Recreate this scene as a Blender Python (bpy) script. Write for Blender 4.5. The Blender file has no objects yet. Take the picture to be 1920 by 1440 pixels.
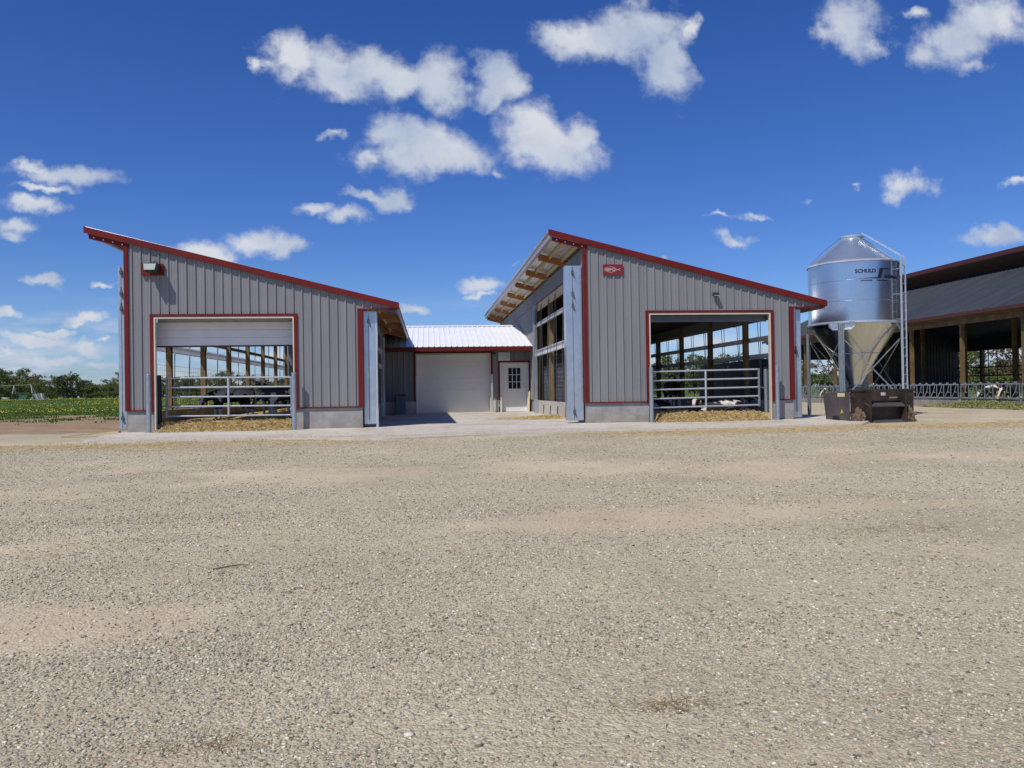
import bpy, bmesh, math, random
import numpy as np
from mathutils import Vector, Matrix, noise as mnoise
from math import sin, cos, pi, radians as R
random.seed(7); RNG = np.random.default_rng(11)
S = bpy.context.scene
COL = S.collection

# ------------------------------------------------------------------ camera
cam_d = bpy.data.cameras.new('camera'); cam = bpy.data.objects.new('camera', cam_d); COL.objects.link(cam)
cam_d.sensor_width = 36; cam_d.lens = 36 * 1500 / 1920; cam_d.clip_end = 3000; cam_d.clip_start = .05
CAM_Z = 1.03
cam.matrix_world = (Matrix.Translation((0, 0, CAM_Z)) @ Matrix.Rotation(R(-6.09), 4, 'Z') @ Matrix.Rotation(R(90.44), 4, 'X')
                    @ Matrix.Rotation(R(-0.9), 4, 'Z'))
S.camera = cam
S.render.engine = 'CYCLES'
S.cycles.use_denoising = True; S.cycles.denoiser = 'OPENIMAGEDENOISE'; S.cycles.denoising_prefilter = 'NONE'; S.cycles.use_adaptive_sampling = False
S.cycles.max_bounces = 6; S.cycles.diffuse_bounces = 3; S.cycles.glossy_bounces = 3; S.cycles.transparent_max_bounces = 6
S.cycles.sample_clamp_indirect = 6
S.view_settings.view_transform = 'Standard'; S.view_settings.look = 'None'
S.view_settings.exposure = 0.0; S.view_settings.gamma = 1

# ------------------------------------------------------------------ sun
SUN = Vector((-.48, -.53, 1.0)).normalized()
EL = math.asin(SUN.z); AZ = math.atan2(SUN.x, SUN.y)
sd = bpy.data.lights.new('sun', 'SUN'); sd.energy = 3.9; sd.angle = R(.5); sd.color = (1, .945, .85)
so = bpy.data.objects.new('sun', sd); COL.objects.link(so); so.rotation_euler = SUN.to_track_quat('Z', 'Y').to_euler()
so.location = (-20, -20, 40)

# ------------------------------------------------------------------ sky with its clouds (directions in space)
W = bpy.data.worlds.new('World'); S.world = W; W.use_nodes = True
nt = W.node_tree; nt.nodes.clear(); L = nt.links
def N(t, **k):
    n = nt.nodes.new(t)
    for a, v in k.items(): setattr(n, a, v)
    return n
def M(op, a, b=None, c=None, clamp=False):
    n = N('ShaderNodeMath', operation=op, use_clamp=clamp)
    for i, x in enumerate((a, b, c)):
        if x is None: continue
        if isinstance(x, (int, float)): n.inputs[i].default_value = x
        else: L.new(x, n.inputs[i])
    return n.outputs[0]
sky = N('ShaderNodeTexSky', sky_type='NISHITA', sun_disc=False)
sky.sun_elevation = EL; sky.sun_rotation = AZ % (2 * pi)
sky.altitude = 300; sky.air_density = 1.0; sky.dust_density = .25; sky.ozone_density = 3.0
hs = N('ShaderNodeHueSaturation'); hs.inputs['Saturation'].default_value = 1.3; hs.inputs['Value'].default_value = .88
hs.inputs['Hue'].default_value = .515
L.new(sky.outputs[0], hs.inputs['Color'])
tc = N('ShaderNodeTexCoord'); sep = N('ShaderNodeSeparateXYZ'); L.new(tc.outputs['Generated'], sep.inputs[0])
ay = M('MAXIMUM', M('ABSOLUTE', sep.outputs[1]), .03)
ca = M('DIVIDE', sep.outputs[0], ay); cb = M('DIVIDE', sep.outputs[2], ay)
comb = N('ShaderNodeCombineXYZ'); L.new(ca, comb.inputs[0]); L.new(cb, comb.inputs[1])
P = comb.outputs[0]
n1 = N('ShaderNodeTexNoise'); n1.inputs['Scale'].default_value = 13; n1.inputs['Detail'].default_value = 5; n1.inputs['Roughness'].default_value = .58
L.new(P, n1.inputs['Vector'])
n1.inputs['Roughness'].default_value = .62
vs = N('ShaderNodeVectorMath', operation='MULTIPLY_ADD'); L.new(n1.outputs['Color'], vs.inputs[0])
vs.inputs[1].default_value = (.085, .06, 0); vs.inputs[2].default_value = (-.0425, -.03, 0)
va = N('ShaderNodeVectorMath', operation='ADD'); L.new(P, va.inputs[0]); L.new(vs.outputs[0], va.inputs[1]); PW = va.outputs[0]
# (azimuth ratio, height ratio, half width, half height, thinness)
CLOUDS = [(-0.1598, 0.4118, 0.0353, 0.0315, 0), (-0.115, 0.4019, 0.0402, 0.0277, 0), (-0.0665, 0.3933, 0.0406, 0.0298, 0), (-0.0241, 0.3844, 0.0343, 0.0253, 0),
          (0.0202, 0.3875, 0.0346, 0.0368, 0), (-0.1949, 0.3997, 0.014, 0.0144, 0.2), (-0.0991, 0.3858, 0.039, 0.0185, 0), (0.0979, 0.3908, 0.0298, 0.0283, 0),
          (0.0821, 0.3703, 0.0202, 0.0168, 0.1), (0.139, 0.3344, 0.0424, 0.0352, 0), (0.1658, 0.3078, 0.0537, 0.0326, 0), (0.2005, 0.3254, 0.0276, 0.0272, 0.15),
          (0.0043, 0.2984, 0.0746, 0.03, 0), (-0.0316, 0.3211, 0.0362, 0.0252, 0), (0.0373, 0.2889, 0.0502, 0.0214, 0), (-0.0613, 0.2974, 0.0262, 0.0132, 0.15),
          (0.0941, 0.2763, 0.0189, 0.0094, 0.5), (-0.1116, 0.3223, 0.022, 0.0086, 0.6), (-0.1346, 0.2339, 0.0335, 0.0092, 0.15), (-0.0916, 0.2224, 0.0312, 0.0119, 0.1),
          (-0.0392, 0.2447, 0.0296, 0.0146, 0.1), (-0.0686, 0.2477, 0.0261, 0.0079, 0.2), (-0.1977, 0.189, 0.0419, 0.0156, 0.05), (-0.166, 0.1826, 0.0217, 0.0118, 0.05),
          (-0.2669, 0.1732, 0.0388, 0.0155, 0.05), (-0.242, 0.1681, 0.0188, 0.013, 0.1), (0.2302, 0.4489, 0.077, 0.0287, 0), (0.2791, 0.4539, 0.0564, 0.0344, 0),
          (0.3172, 0.4206, 0.034, 0.0469, 0), (0.1819, 0.4542, 0.0379, 0.0191, 0.1), (0.3427, 0.4594, 0.0178, 0.0208, 0.2), (0.5682, 0.4736, 0.0463, 0.0425, 0.12),
          (0.5273, 0.4653, 0.0296, 0.0212, 0.35), (0.5974, 0.4427, 0.0225, 0.0128, 0.3), (0.6526, 0.4964, 0.0334, 0.0107, 0.35), (0.7112, 0.4604, 0.0554, 0.0374, 0.1),
          (0.7656, 0.4873, 0.074, 0.0347, 0.1), (0.6725, 0.4341, 0.0381, 0.0215, 0.3), (0.7412, 0.4289, 0.027, 0.0144, 0.3), (0.6387, 0.2609, 0.0393, 0.0192, 0.05),
          (0.7995, 0.2678, 0.0265, 0.0101, 0.2), (0.7608, 0.199, 0.0512, 0.0158, 0.05), (0.4278, 0.2196, 0.0304, 0.0056, 0.4), (0.3811, 0.2193, 0.0186, 0.0042, 0.55),
          (0.4056, 0.1917, 0.036, 0.0111, 0.35), (0.5625, 0.2615, 0.0149, 0.0064, 0.6), (0.5008, 0.2363, 0.0176, 0.007, 0.75), (0.3022, 0.1693, 0.0141, 0.0055, 0.7),
          (0.0684, 0.134, 0.0322, 0.01, 0.15), (0.0615, 0.1206, 0.0201, 0.006, 0.3), (0.1159, 0.1608, 0.0203, 0.0054, 0.6), (-0.431, 0.268, 0.0636, 0.0127, 0.1),
          (-0.4609, 0.2752, 0.03, 0.0101, 0.15), (-0.4552, 0.2512, 0.0451, 0.0063, 0.25), (-0.4602, 0.2296, 0.0372, 0.0114, 0.1), (-0.4795, 0.2023, 0.025, 0.0114, 0.15),
          (-0.4826, 0.1884, 0.0179, 0.0076, 0.2), (-0.4492, 0.1366, 0.0228, 0.0063, 0.0), (-0.4895, 0.0964, 0.019, 0.0063, 0.0), (-0.41, 0.096, 0.0242, 0.0089, -0.05),
          (-0.4421, 0.0778, 0.0228, 0.0057, 0.0), (-0.4619, 0.0653, 0.0359, 0.0082, -0.05), (-0.4002, 0.0578, 0.0255, 0.0095, -0.05), (-0.4179, 0.089, 0.0181, 0.0051, 0.15),
          (-0.4394, 0.0436, 0.0451, 0.007, 0.05), (-0.487, 0.0517, 0.0238, 0.0063, 0.05), (-0.375, 0.1378, 0.0146, 0.0051, 0.2), (-0.3788, 0.0709, 0.0122, 0.0057, 0.1),
          (-0.4723, 0.0352, 0.0298, 0.005, 0.1), (-0.3852, 0.0404, 0.0243, 0.0051, 0.1), (-0.0151, 0.1009, 0.029, 0.0093, 0.2), (-0.1545, 0.0899, 0.0192, 0.0065, 0.4),
          (0.748, 0.0355, 0.0463, 0.01, 0.3)]
prev = None
for (a, b, ra, rb, thin) in CLOUDS:
    v = N('ShaderNodeVectorMath', operation='MULTIPLY_ADD'); L.new(PW, v.inputs[0])
    v.inputs[1].default_value = (1 / ra, 1 / rb, 0); v.inputs[2].default_value = (-a / ra, -b / rb, 0)
    ln = N('ShaderNodeVectorMath', operation='LENGTH'); L.new(v.outputs[0], ln.inputs[0])
    d = ln.outputs['Value']
    if thin: d = M('ADD', d, thin)
    prev = d if prev is None else M('SMOOTH_MIN', prev, d, .35)
n2 = N('ShaderNodeTexNoise'); n2.inputs['Scale'].default_value = 24; n2.inputs['Detail'].default_value = 6; n2.inputs['Roughness'].default_value = .6
L.new(P, n2.inputs['Vector'])
f = M('ADD', prev, M('MULTIPLY', M('SUBTRACT', n2.outputs[0], .5), -1.75))
mr = N('ShaderNodeMapRange', interpolation_type='SMOOTHSTEP'); L.new(f, mr.inputs['Value'])
mr.inputs['From Min'].default_value = 1.34; mr.inputs['From Max'].default_value = .38; mr.inputs['To Min'].default_value = 0; mr.inputs['To Max'].default_value = .96
# streaky low cloud near the horizon
mp = N('ShaderNodeMapping'); mp.inputs['Scale'].default_value = (7, 34, 1); mp.inputs['Location'].default_value = (2.3, .7, 0); L.new(P, mp.inputs['Vector'])
n3 = N('ShaderNodeTexNoise'); n3.inputs['Scale'].default_value = 1.0; n3.inputs['Detail'].default_value = 6; n3.inputs['Roughness'].default_value = .6
L.new(mp.outputs[0], n3.inputs['Vector'])
low = M('MULTIPLY', M('SUBTRACT', n3.outputs[0], .43), 6.0, clamp=True)
lowband = N('ShaderNodeMapRange', interpolation_type='SMOOTHSTEP'); L.new(cb, lowband.inputs['Value'])
lowband.inputs['From Min'].default_value = .13; lowband.inputs['From Max'].default_value = .03
lowm = M('MULTIPLY', M('MULTIPLY', low, lowband.outputs[0]), .8)
mask = M('MAXIMUM', mr.outputs[0], lowm)
shade = N('ShaderNodeMapRange'); n4 = N('ShaderNodeTexNoise'); n4.inputs['Scale'].default_value = 9; n4.inputs['Detail'].default_value = 4
L.new(PW, n4.inputs['Vector']); L.new(n4.outputs[0], shade.inputs['Value'])
shade.inputs['From Min'].default_value = .36; shade.inputs['From Max'].default_value = .62
cc = N('ShaderNodeMixRGB'); L.new(shade.outputs[0], cc.inputs['Fac'])
CB = 7.3
cc.inputs[1].default_value = (.50 * CB, .60 * CB, .80 * CB, 1); cc.inputs[2].default_value = (.86 * CB, .90 * CB, .97 * CB, 1)
hz = N('ShaderNodeValToRGB'); L.new(M('MULTIPLY', cb, 2.0, clamp=True), hz.inputs[0])     # clear spring air: blue down to the horizon
e = hz.color_ramp.elements; e[0].position = 0; e[0].color = (.56, .68, 1.1, 1); e[1].position = .8; e[1].color = (.80, .90, 1.08, 1)
n_ = e.new(.22); n_.color = (.68, .84, 1.12, 1)
hm = N('ShaderNodeMixRGB', blend_type='MULTIPLY'); hm.inputs['Fac'].default_value = 1; L.new(hs.outputs[0], hm.inputs[1]); L.new(hz.outputs[0], hm.inputs[2])
mx = N('ShaderNodeMixRGB'); L.new(mask, mx.inputs['Fac']); L.new(hm.outputs[0], mx.inputs[1]); L.new(cc.outputs[0], mx.inputs[2])
bg = N('ShaderNodeBackground'); bg.inputs['Strength'].default_value = .11; L.new(mx.outputs[0], bg.inputs['Color'])
wo = N('ShaderNodeOutputWorld'); L.new(bg.outputs[0], wo.inputs[0])
W.cycles.sampling_method = 'MANUAL'; W.cycles.sample_map_resolution = 512

# ------------------------------------------------------------------ materials
MATS = {}
def mat(name, col, rough=.6, metal=0., var=.12, vscale=3., bump=0., bscale=40., col2=None, stretch=(1, 1, 1), vdet=5, spec=None, coat=0, lo=.35, hi=.65):
    """principled material whose colour wanders between two tones, with a fine bump"""
    if name in MATS: return MATS[name]
    m = bpy.data.materials.new(name); m.use_nodes = True; t = m.node_tree; b = t.nodes['Principled BSDF']
    c2 = col2 or tuple(min(1, c * (1 + var)) for c in col); c1 = col if col2 else tuple(c * (1 - var) for c in col)
    co = t.nodes.new('ShaderNodeTexCoord'); mp = t.nodes.new('ShaderNodeMapping'); mp.inputs['Scale'].default_value = stretch
    t.links.new(co.outputs['Object'], mp.inputs[0])
    n = t.nodes.new('ShaderNodeTexNoise'); n.inputs['Scale'].default_value = vscale; n.inputs['Detail'].default_value = vdet; n.inputs['Roughness'].default_value = .65
    t.links.new(mp.outputs[0], n.inputs['Vector'])
    r = t.nodes.new('ShaderNodeValToRGB'); r.color_ramp.elements[0].position = lo; r.color_ramp.elements[1].position = hi
    r.color_ramp.elements[0].color = (*c1, 1); r.color_ramp.elements[1].color = (*c2, 1)
    t.links.new(n.outputs[0], r.inputs[0]); t.links.new(r.outputs[0], b.inputs['Base Color'])
    b.inputs['Roughness'].default_value = rough; b.inputs['Metallic'].default_value = metal
    if spec is not None: b.inputs['Specular IOR Level'].default_value = spec
    if coat: b.inputs['Coat Weight'].default_value = coat
    if bump:
        n2 = t.nodes.new('ShaderNodeTexNoise'); n2.inputs['Scale'].default_value = bscale; n2.inputs['Detail'].default_value = 4
        t.links.new(mp.outputs[0], n2.inputs['Vector'])
        bp = t.nodes.new('ShaderNodeBump'); bp.inputs['Strength'].default_value = bump; bp.inputs['Distance'].default_value = .02
        t.links.new(n2.outputs[0], bp.inputs['Height']); t.links.new(bp.outputs[0], b.inputs['Normal'])
    MATS[name] = m; return m
SIDING = mat('grey_painted_steel', (.22, .222, .231), .42, .0, .09, 2.2, stretch=(1.5, 1.5, .12), bump=.05, bscale=5)
def splash(m, z0, z1, col, amt):
    t = m.node_tree; b = t.nodes['Principled BSDF']; src = b.inputs['Base Color'].links[0].from_socket
    g = t.nodes.new('ShaderNodeNewGeometry'); s = t.nodes.new('ShaderNodeSeparateXYZ'); t.links.new(g.outputs['Position'], s.inputs[0])
    r_ = t.nodes.new('ShaderNodeMapRange'); r_.inputs['From Min'].default_value = z1; r_.inputs['From Max'].default_value = z0; t.links.new(s.outputs[2], r_.inputs['Value'])
    n = t.nodes.new('ShaderNodeTexNoise'); n.inputs['Scale'].default_value = 3.5; n.inputs['Detail'].default_value = 8; n.inputs['Roughness'].default_value = .75; t.links.new(g.outputs['Position'], n.inputs['Vector'])
    q = t.nodes.new('ShaderNodeMath'); q.operation = 'MULTIPLY'; t.links.new(r_.outputs[0], q.inputs[0]); t.links.new(n.outputs[0], q.inputs[1])
    q2 = t.nodes.new('ShaderNodeMath'); q2.operation = 'MULTIPLY'; q2.use_clamp = True; t.links.new(q.outputs[0], q2.inputs[0]); q2.inputs[1].default_value = amt
    mx_ = t.nodes.new('ShaderNodeMix'); mx_.data_type = 'RGBA'; t.links.new(q2.outputs[0], mx_.inputs[0]); t.links.new(src, mx_.inputs[6]); mx_.inputs[7].default_value = (*col, 1)
    t.links.new(mx_.outputs[2], b.inputs['Base Color'])
splash(SIDING, .62, 1.15, (.29, .235, .17), .5)
RED = mat('red_painted_steel', (.14, .012, .010), .5, 0, .12, 1.5, spec=.25)
ROOFGAL = mat('galvalume_roof', (.55, .57, .58), .36, .55, .08, 1.5)
WHITEROOF = mat('white_painted_roof', (.82, .84, .86), .4, 0, .03, 1)
GALV = mat('galvanised_steel', (.42, .47, .52), .38, .75, .14, 9, bump=.03, bscale=12)
GALVB = mat('bright_galvanised', (.66, .70, .74), .32, .6, .08, 14)
BOXM = mat('galvanised_sheet', (.50, .56, .62), .3, .7, .08, 3)
CONC = mat('grey_concrete', (.24, .235, .225), .9, 0, .0, 2.6, .25, 30, col2=(.40, .39, .37))
CURB = mat('pale_concrete', (.46, .44, .40), .9, 0, .0, 3, .2, 30, col2=(.60, .57, .52))
splash(CONC, -.05, .5, (.24, .18, .11), 1.0)
WOODP = mat('treated_post_wood', (.13, .085, .03), .75, 0, 0, 3, .3, 25, col2=(.25, .17, .07), stretch=(3, 3, .5))
RAFT = mat('rafter_wood', (.33, .13, .045), .7, 0, 0, 3, .2, 20, col2=(.48, .22, .075), stretch=(1, 4, 4))
PURL = mat('purlin_wood', (.52, .38, .20), .7, 0, 0, 3, .2, 20, col2=(.66, .50, .29), stretch=(4, .6, 4))
WHITE = mat('white_door_paint', (.72, .72, .71), .45, 0, .03, 2)
JAMB = mat('cream_jamb', (.60, .56, .46), .6, 0, .06, 3)
DARKM = mat('dark_painted_metal', (.03, .035, .04), .45, .2, .3, 4)
BLACK = mat('black_rubber', (.012, .012, .013), .6, 0, .2, 8)
GLASSD = mat('dark_window_glass', (.012, .014, .018), .06, 0, .1, 2, spec=.8)
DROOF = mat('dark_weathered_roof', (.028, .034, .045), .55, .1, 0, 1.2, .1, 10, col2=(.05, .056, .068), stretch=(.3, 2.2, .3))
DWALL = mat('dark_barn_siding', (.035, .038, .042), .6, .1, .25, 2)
RAIL = mat('grey_rail_band', (.74, .76, .78), .4, .0, .06, 4)
STRAP = mat('grey_strap', (.10, .105, .11), .6, .2, .2, 6)
BRICKRED = mat('dark_red_trim', (.085, .018, .012), .5, 0, .15, 3)

def island_mat(name, stops, rough=.9, trans=0., spec=.3):
    """every loose piece gets its own tone"""
    m = bpy.data.materials.new(name); m.use_nodes = True; t = m.node_tree; b = t.nodes['Principled BSDF']
    g = t.nodes.new('ShaderNodeNewGeometry'); r = t.nodes.new('ShaderNodeValToRGB'); e = r.color_ramp.elements
    while len(e) < len(stops): e.new(.5)
    for i, (p, c) in enumerate(stops): e[i].position = p; e[i].color = (*c, 1)
    t.links.new(g.outputs['Random Per Island'], r.inputs[0]); t.links.new(r.outputs[0], b.inputs['Base Color'])
    b.inputs['Roughness'].default_value = rough; b.inputs['Specular IOR Level'].default_value = spec
    if trans:
        tr_ = t.nodes.new('ShaderNodeBsdfTranslucent'); mx_ = t.nodes.new('ShaderNodeMixShader'); mx_.inputs[0].default_value = trans
        t.links.new(r.outputs[0], tr_.inputs[0]); t.links.new(b.outputs[0], mx_.inputs[1]); t.links.new(tr_.outputs[0], mx_.inputs[2]); t.links.new(mx_.outputs[0], t.nodes['Material Output'].inputs[0])
    return m
# ------------------------------------------------------------------ mesh builder
class MB:
    def __init__(s): s.v = []; s.f = []
    def add(s, vs, fs):
        o = len(s.v); s.v += [tuple(p) for p in vs]; s.f += [tuple(i + o for i in f) for f in fs]; return s
    def box(s, x0, x1, y0, y1, z0, z1):
        x0, x1 = sorted((x0, x1)); y0, y1 = sorted((y0, y1)); z0, z1 = sorted((z0, z1))
        return s.add([(x0, y0, z0), (x1, y0, z0), (x1, y1, z0), (x0, y1, z0), (x0, y0, z1), (x1, y0, z1), (x1, y1, z1), (x0, y1, z1)],
                     [(0, 3, 2, 1), (4, 5, 6, 7), (0, 1, 5, 4), (1, 2, 6, 5), (2, 3, 7, 6), (3, 0, 4, 7)])
    def prism(s, poly, ax, a, b):
        """closed outline in the plane across axis ax, extruded from a to b"""
        n = len(poly)
        def P(p, t): return (t, p[0], p[1]) if ax == 'X' else (p[0], t, p[1]) if ax == 'Y' else (p[0], p[1], t)
        return s.add([P(p, a) for p in poly] + [P(p, b) for p in poly],
                     [tuple(range(n)), tuple(range(2 * n - 1, n - 1, -1))] + [(i, i + n, (i + 1) % n + n, (i + 1) % n) for i in range(n)])
    def tube(s, p, q, r, n=8, r2=None, caps=True):
        p = Vector(p); q = Vector(q); d = (q - p).normalized()
        u = d.orthogonal().normalized(); w = d.cross(u); r2 = r if r2 is None else r2
        A = [p + (u * cos(2 * pi * k / n) + w * sin(2 * pi * k / n)) * r for k in range(n)]
        B = [q + (u * cos(2 * pi * k / n) + w * sin(2 * pi * k / n)) * r2 for k in range(n)]
        return s.add(A + B, [(k, (k + 1) % n, n + (k + 1) % n, n + k) for k in range(n)] + ([tuple(range(n - 1, -1, -1)), tuple(range(n, 2 * n))] if caps else []))
    def path(s, pts, r, n=6):
        for a, b in zip(pts[:-1], pts[1:]): s.tube(a, b, r, n)
        return s
    def beam(s, p, q, w, h):
        """rectangular bar: w across (horizontal), h in height direction"""
        p = Vector(p); q = Vector(q); d = (q - p).normalized(); side = d.cross(Vector((0, 0, 1)))
        if side.length < 1e-3: side = Vector((1, 0, 0))
        side.normalize(); up = side.cross(d); a = side * w / 2; b = up * h / 2
        c = [p - a - b, p + a - b, p + a + b, p - a + b, q - a - b, q + a - b, q + a + b, q - a + b]
        return s.add(c, [(0, 1, 2, 3), (7, 6, 5, 4), (0, 4, 5, 1), (1, 5, 6, 2), (2, 6, 7, 3), (3, 7, 4, 0)])
    def lathe(s, prof, c, n=48, caps=False):
        o = len(s.v)
        for (r, z) in prof:
            for k in range(n): s.v.append((c[0] + r * cos(2 * pi * k / n), c[1] + r * sin(2 * pi * k / n), z))
        for i in range(len(prof) - 1):
            for k in range(n): s.f.append((o + i * n + k, o + i * n + (k + 1) % n, o + (i + 1) * n + (k + 1) % n, o + (i + 1) * n + k))
        if caps: s.f.append(tuple(o + k for k in range(n - 1, -1, -1))); s.f.append(tuple(o + (len(prof) - 1) * n + k for k in range(n)))
        return s
    def ribbed(s, u0, u1, lo, hi, place, pitch=.2286, rib=.062, h=.032, phase=.0, minor=True, cuts=()):
        """ribbed sheet metal; place(u, depth, w) gives the point"""
        us = [(u0, 0.)]
        k = math.floor((u0 - phase) / pitch)
        while True:
            c = phase + k * pitch; k += 1
            if c - rib / 2 > u1: break
            for du, d in ((-rib / 2, 0), (-rib / 4, h), (rib / 4, h), (rib / 2, 0)): us.append((c + du, d))
            if minor:
                for fr in (1 / 3, 2 / 3):
                    m = c + pitch * fr
                    for du, d in ((-.012, 0), (0, h * .16), (.012, 0)): us.append((m + du, d))
        us.append((u1, 0.)); us += [(c, None) for c in cuts]
        us = sorted([x for x in us if u0 - 1e-6 <= x[0] <= u1 + 1e-6], key=lambda t: t[0])
        L_ = lo if callable(lo) else (lambda u: lo); H_ = hi if callable(hi) else (lambda u: hi)
        o = len(s.v); last = 0
        for u, d in us:
            if d is None: d = last
            last = d
            s.v.append(tuple(place(u, d, L_(u)))); s.v.append(tuple(place(u, d, H_(u))))
        for i in range(len(us) - 1):
            s.f.append((o + 2 * i, o + 2 * i + 2, o + 2 * i + 3, o + 2 * i + 1))
        return s
    def build(s, name, m, parent=None, smooth=False, local=False):
        me = bpy.data.meshes.new(name)
        V = np.array(s.v, dtype=np.float64)
        if parent is not None and not local: V = V - np.array(parent.location)
        me.from_pydata(V.tolist(), [], s.f)
        if m: me.materials.append(m)
        if smooth:
            me.polygons.foreach_set('use_smooth', [True] * len(me.polygons)); me.set_sharp_from_angle(angle=R(40))
        me.update()
        o = bpy.data.objects.new(name, me); COL.objects.link(o)
        if parent is not None: o.parent = parent
        return o
def tag(o, label=None, cat=None, group=None, kind=None):
    if label: o['label'] = label
    if cat: o['category'] = cat
    if group: o['group'] = group
    if kind: o['kind'] = kind
    return o
def thing(name, label, cat, loc=(0, 0, 0), group=None, rz=0):
    o = bpy.data.objects.new(name, None); COL.objects.link(o); o.location = loc; o.rotation_euler.z = rz
    o.empty_display_size = .3
    return tag(o, label, cat, group)
def copy_tree(o, parent=None):
    c = o.copy(); COL.objects.link(c)
    if parent: c.parent = parent
    for ch in list(o.children): copy_tree(ch, c)
    return c
def text_mesh(txt, size, name, m, parent, fn, align='LEFT', sx=1.0, bold=0.0):
    """text as thin solid letters; fn maps (x, y, depth) in the text plane to a point"""
    cu = bpy.data.curves.new(name, 'FONT'); cu.body = txt; cu.size = size; cu.align_x = align; cu.offset = bold
    cu.extrude = .002; cu.resolution_u = 3
    t = bpy.data.objects.new(name, cu); COL.objects.link(t)
    dg = bpy.context.evaluated_depsgraph_get(); me = bpy.data.meshes.new_from_object(t.evaluated_get(dg))
    COL.objects.unlink(t); bpy.data.objects.remove(t)
    pl = Vector(parent.location)
    for v in me.vertices: v.co = Vector(fn(v.co.x * sx, v.co.y, v.co.z + .002)) - pl
    me.name = name; me.materials.clear(); me.materials.append(m)
    o = bpy.data.objects.new(name, me); COL.objects.link(o); o.parent = parent
    return o

# ------------------------------------------------------------------ value noise for the ground
def vnoise(x, y, seed=0):
    xi = np.floor(x).astype(np.int64); yi = np.floor(y).astype(np.int64); fx = x - xi; fy = y - yi
    def h(a, b):
        n = (a * 374761393 + b * 668265263 + seed * 974634777) & 0xffffffff
        n = ((n ^ (n >> 13)) * 1274126177) & 0xffffffff
        return ((n ^ (n >> 16)) & 0xffff) / 65535.
    fx = fx * fx * (3 - 2 * fx); fy = fy * fy * (3 - 2 * fy)
    return (h(xi, yi) * (1 - fx) + h(xi + 1, yi) * fx) * (1 - fy) + (h(xi, yi + 1) * (1 - fx) + h(xi + 1, yi + 1) * fx) * fy
def fbm(x, y, o=4, seed=0):
    s = 0; a = .5; t = 0
    for i in range(o):
        s = s + a * vnoise(x * 2 ** i + 13.7 * i, y * 2 ** i - 7.3 * i, seed + i); t += a; a *= .55
    return s / t
def sstep(a, b, x):
    t = np.clip((x - a) / (b - a), 0, 1); return t * t * (3 - 2 * t)
def ground_z(x, y):
    x = np.asarray(x, float); y = np.asarray(y, float)
    z = -.5 * sstep(18.3, 3, y)
    z = z + .02 * (fbm(x * .35, y * .8, 3, 5) - .5) * sstep(19, 14, y) * 2
    rut = np.exp(-((y - 13.2 - .03 * x) / .5) ** 2) + np.exp(-((y - 11.2 - .03 * x) / .5) ** 2)
    z = z - .02 * rut
    side = sstep(-8.5, -13, x)                      # earth and grass rising on the left
    z = z + side * (.10 * sstep(22, 27, y) + .05 * fbm(x * .3, y * .3, 3, 8) * sstep(22, 26, y))
    far = sstep(46, 100, y) * (.45 + .15 * fbm(x * .02, y * .02, 2, 2)) * sstep(20, -10, x)
    z = z + far
    z = np.where((y > 21.2) & (x > -8.2) & (x < 10.9) & (y < 47), z - .02, z)
    return z
def grassness(x, y):
    edge = 43 + 6 * (fbm(x * .12, y * .12, 3, 21) - .5)
    g = sstep(-1.6, 1.6, y - edge)
    patch = sstep(.60, .74, fbm(x * .5, y * .28, 3, 33)) * sstep(27, 34, y)
    g = np.maximum(g, patch * .8)
    g = np.where(x > -8, sstep(52, 56, y), g)
    g = np.maximum(g, sstep(30, 60, x - 25) * 1.0)
    return g
def dirtness(x, y):
    """bare packed earth between the gravel"""
    n = fbm(x * .42 + 3, y * .85 + x * -.12, 4, 3)
    w_ = fbm(x * .5, y * .7, 3, 19)
    lane = np.exp(-((y - 7.9 - .10 * x) / .42) ** 2) * .42 * w_ + np.exp(-((y - 12.2 - .03 * x) / .8) ** 2) * .32 * w_ + np.exp(-((y - 5.2 + .03 * x) / .25) ** 2) * .22 * w_
    near = np.exp(-((x * .8 - 1.2) ** 2 + ((y - 3.0) / .5) ** 2)) * .3
    left = .25 * sstep(-1, -7, x) * np.exp(-((y - 9.5) / 2.4) ** 2)
    n = n + .22 * (fbm(x * 2.1, y * 3.5, 4, 61) - .5)
    d = sstep(.42, .86, n + lane + near + left + .10 * (fbm(x * 6, y * 8, 3, 71) - .5))
    return np.clip(d, 0, 1)
def strawness(x, y):
    e = 18.1 + .04 * x
    s = sstep(-2.4, -.1, y - e) * sstep(.38, .62, fbm(x * .5, y * 1.6, 4, 41) + .06)
    s = s * sstep(19.2, 18.2, y - .05 * x)
    s = s + .9 * np.exp(-(((x - 8) / 2.6) ** 2 + ((y - 17.9) / .6) ** 2))
    s = s + .5 * np.exp(-(((x - 11.5) / 3) ** 2 + ((y - 18.3) / .8) ** 2))
    return np.clip(s, 0, 1)

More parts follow.
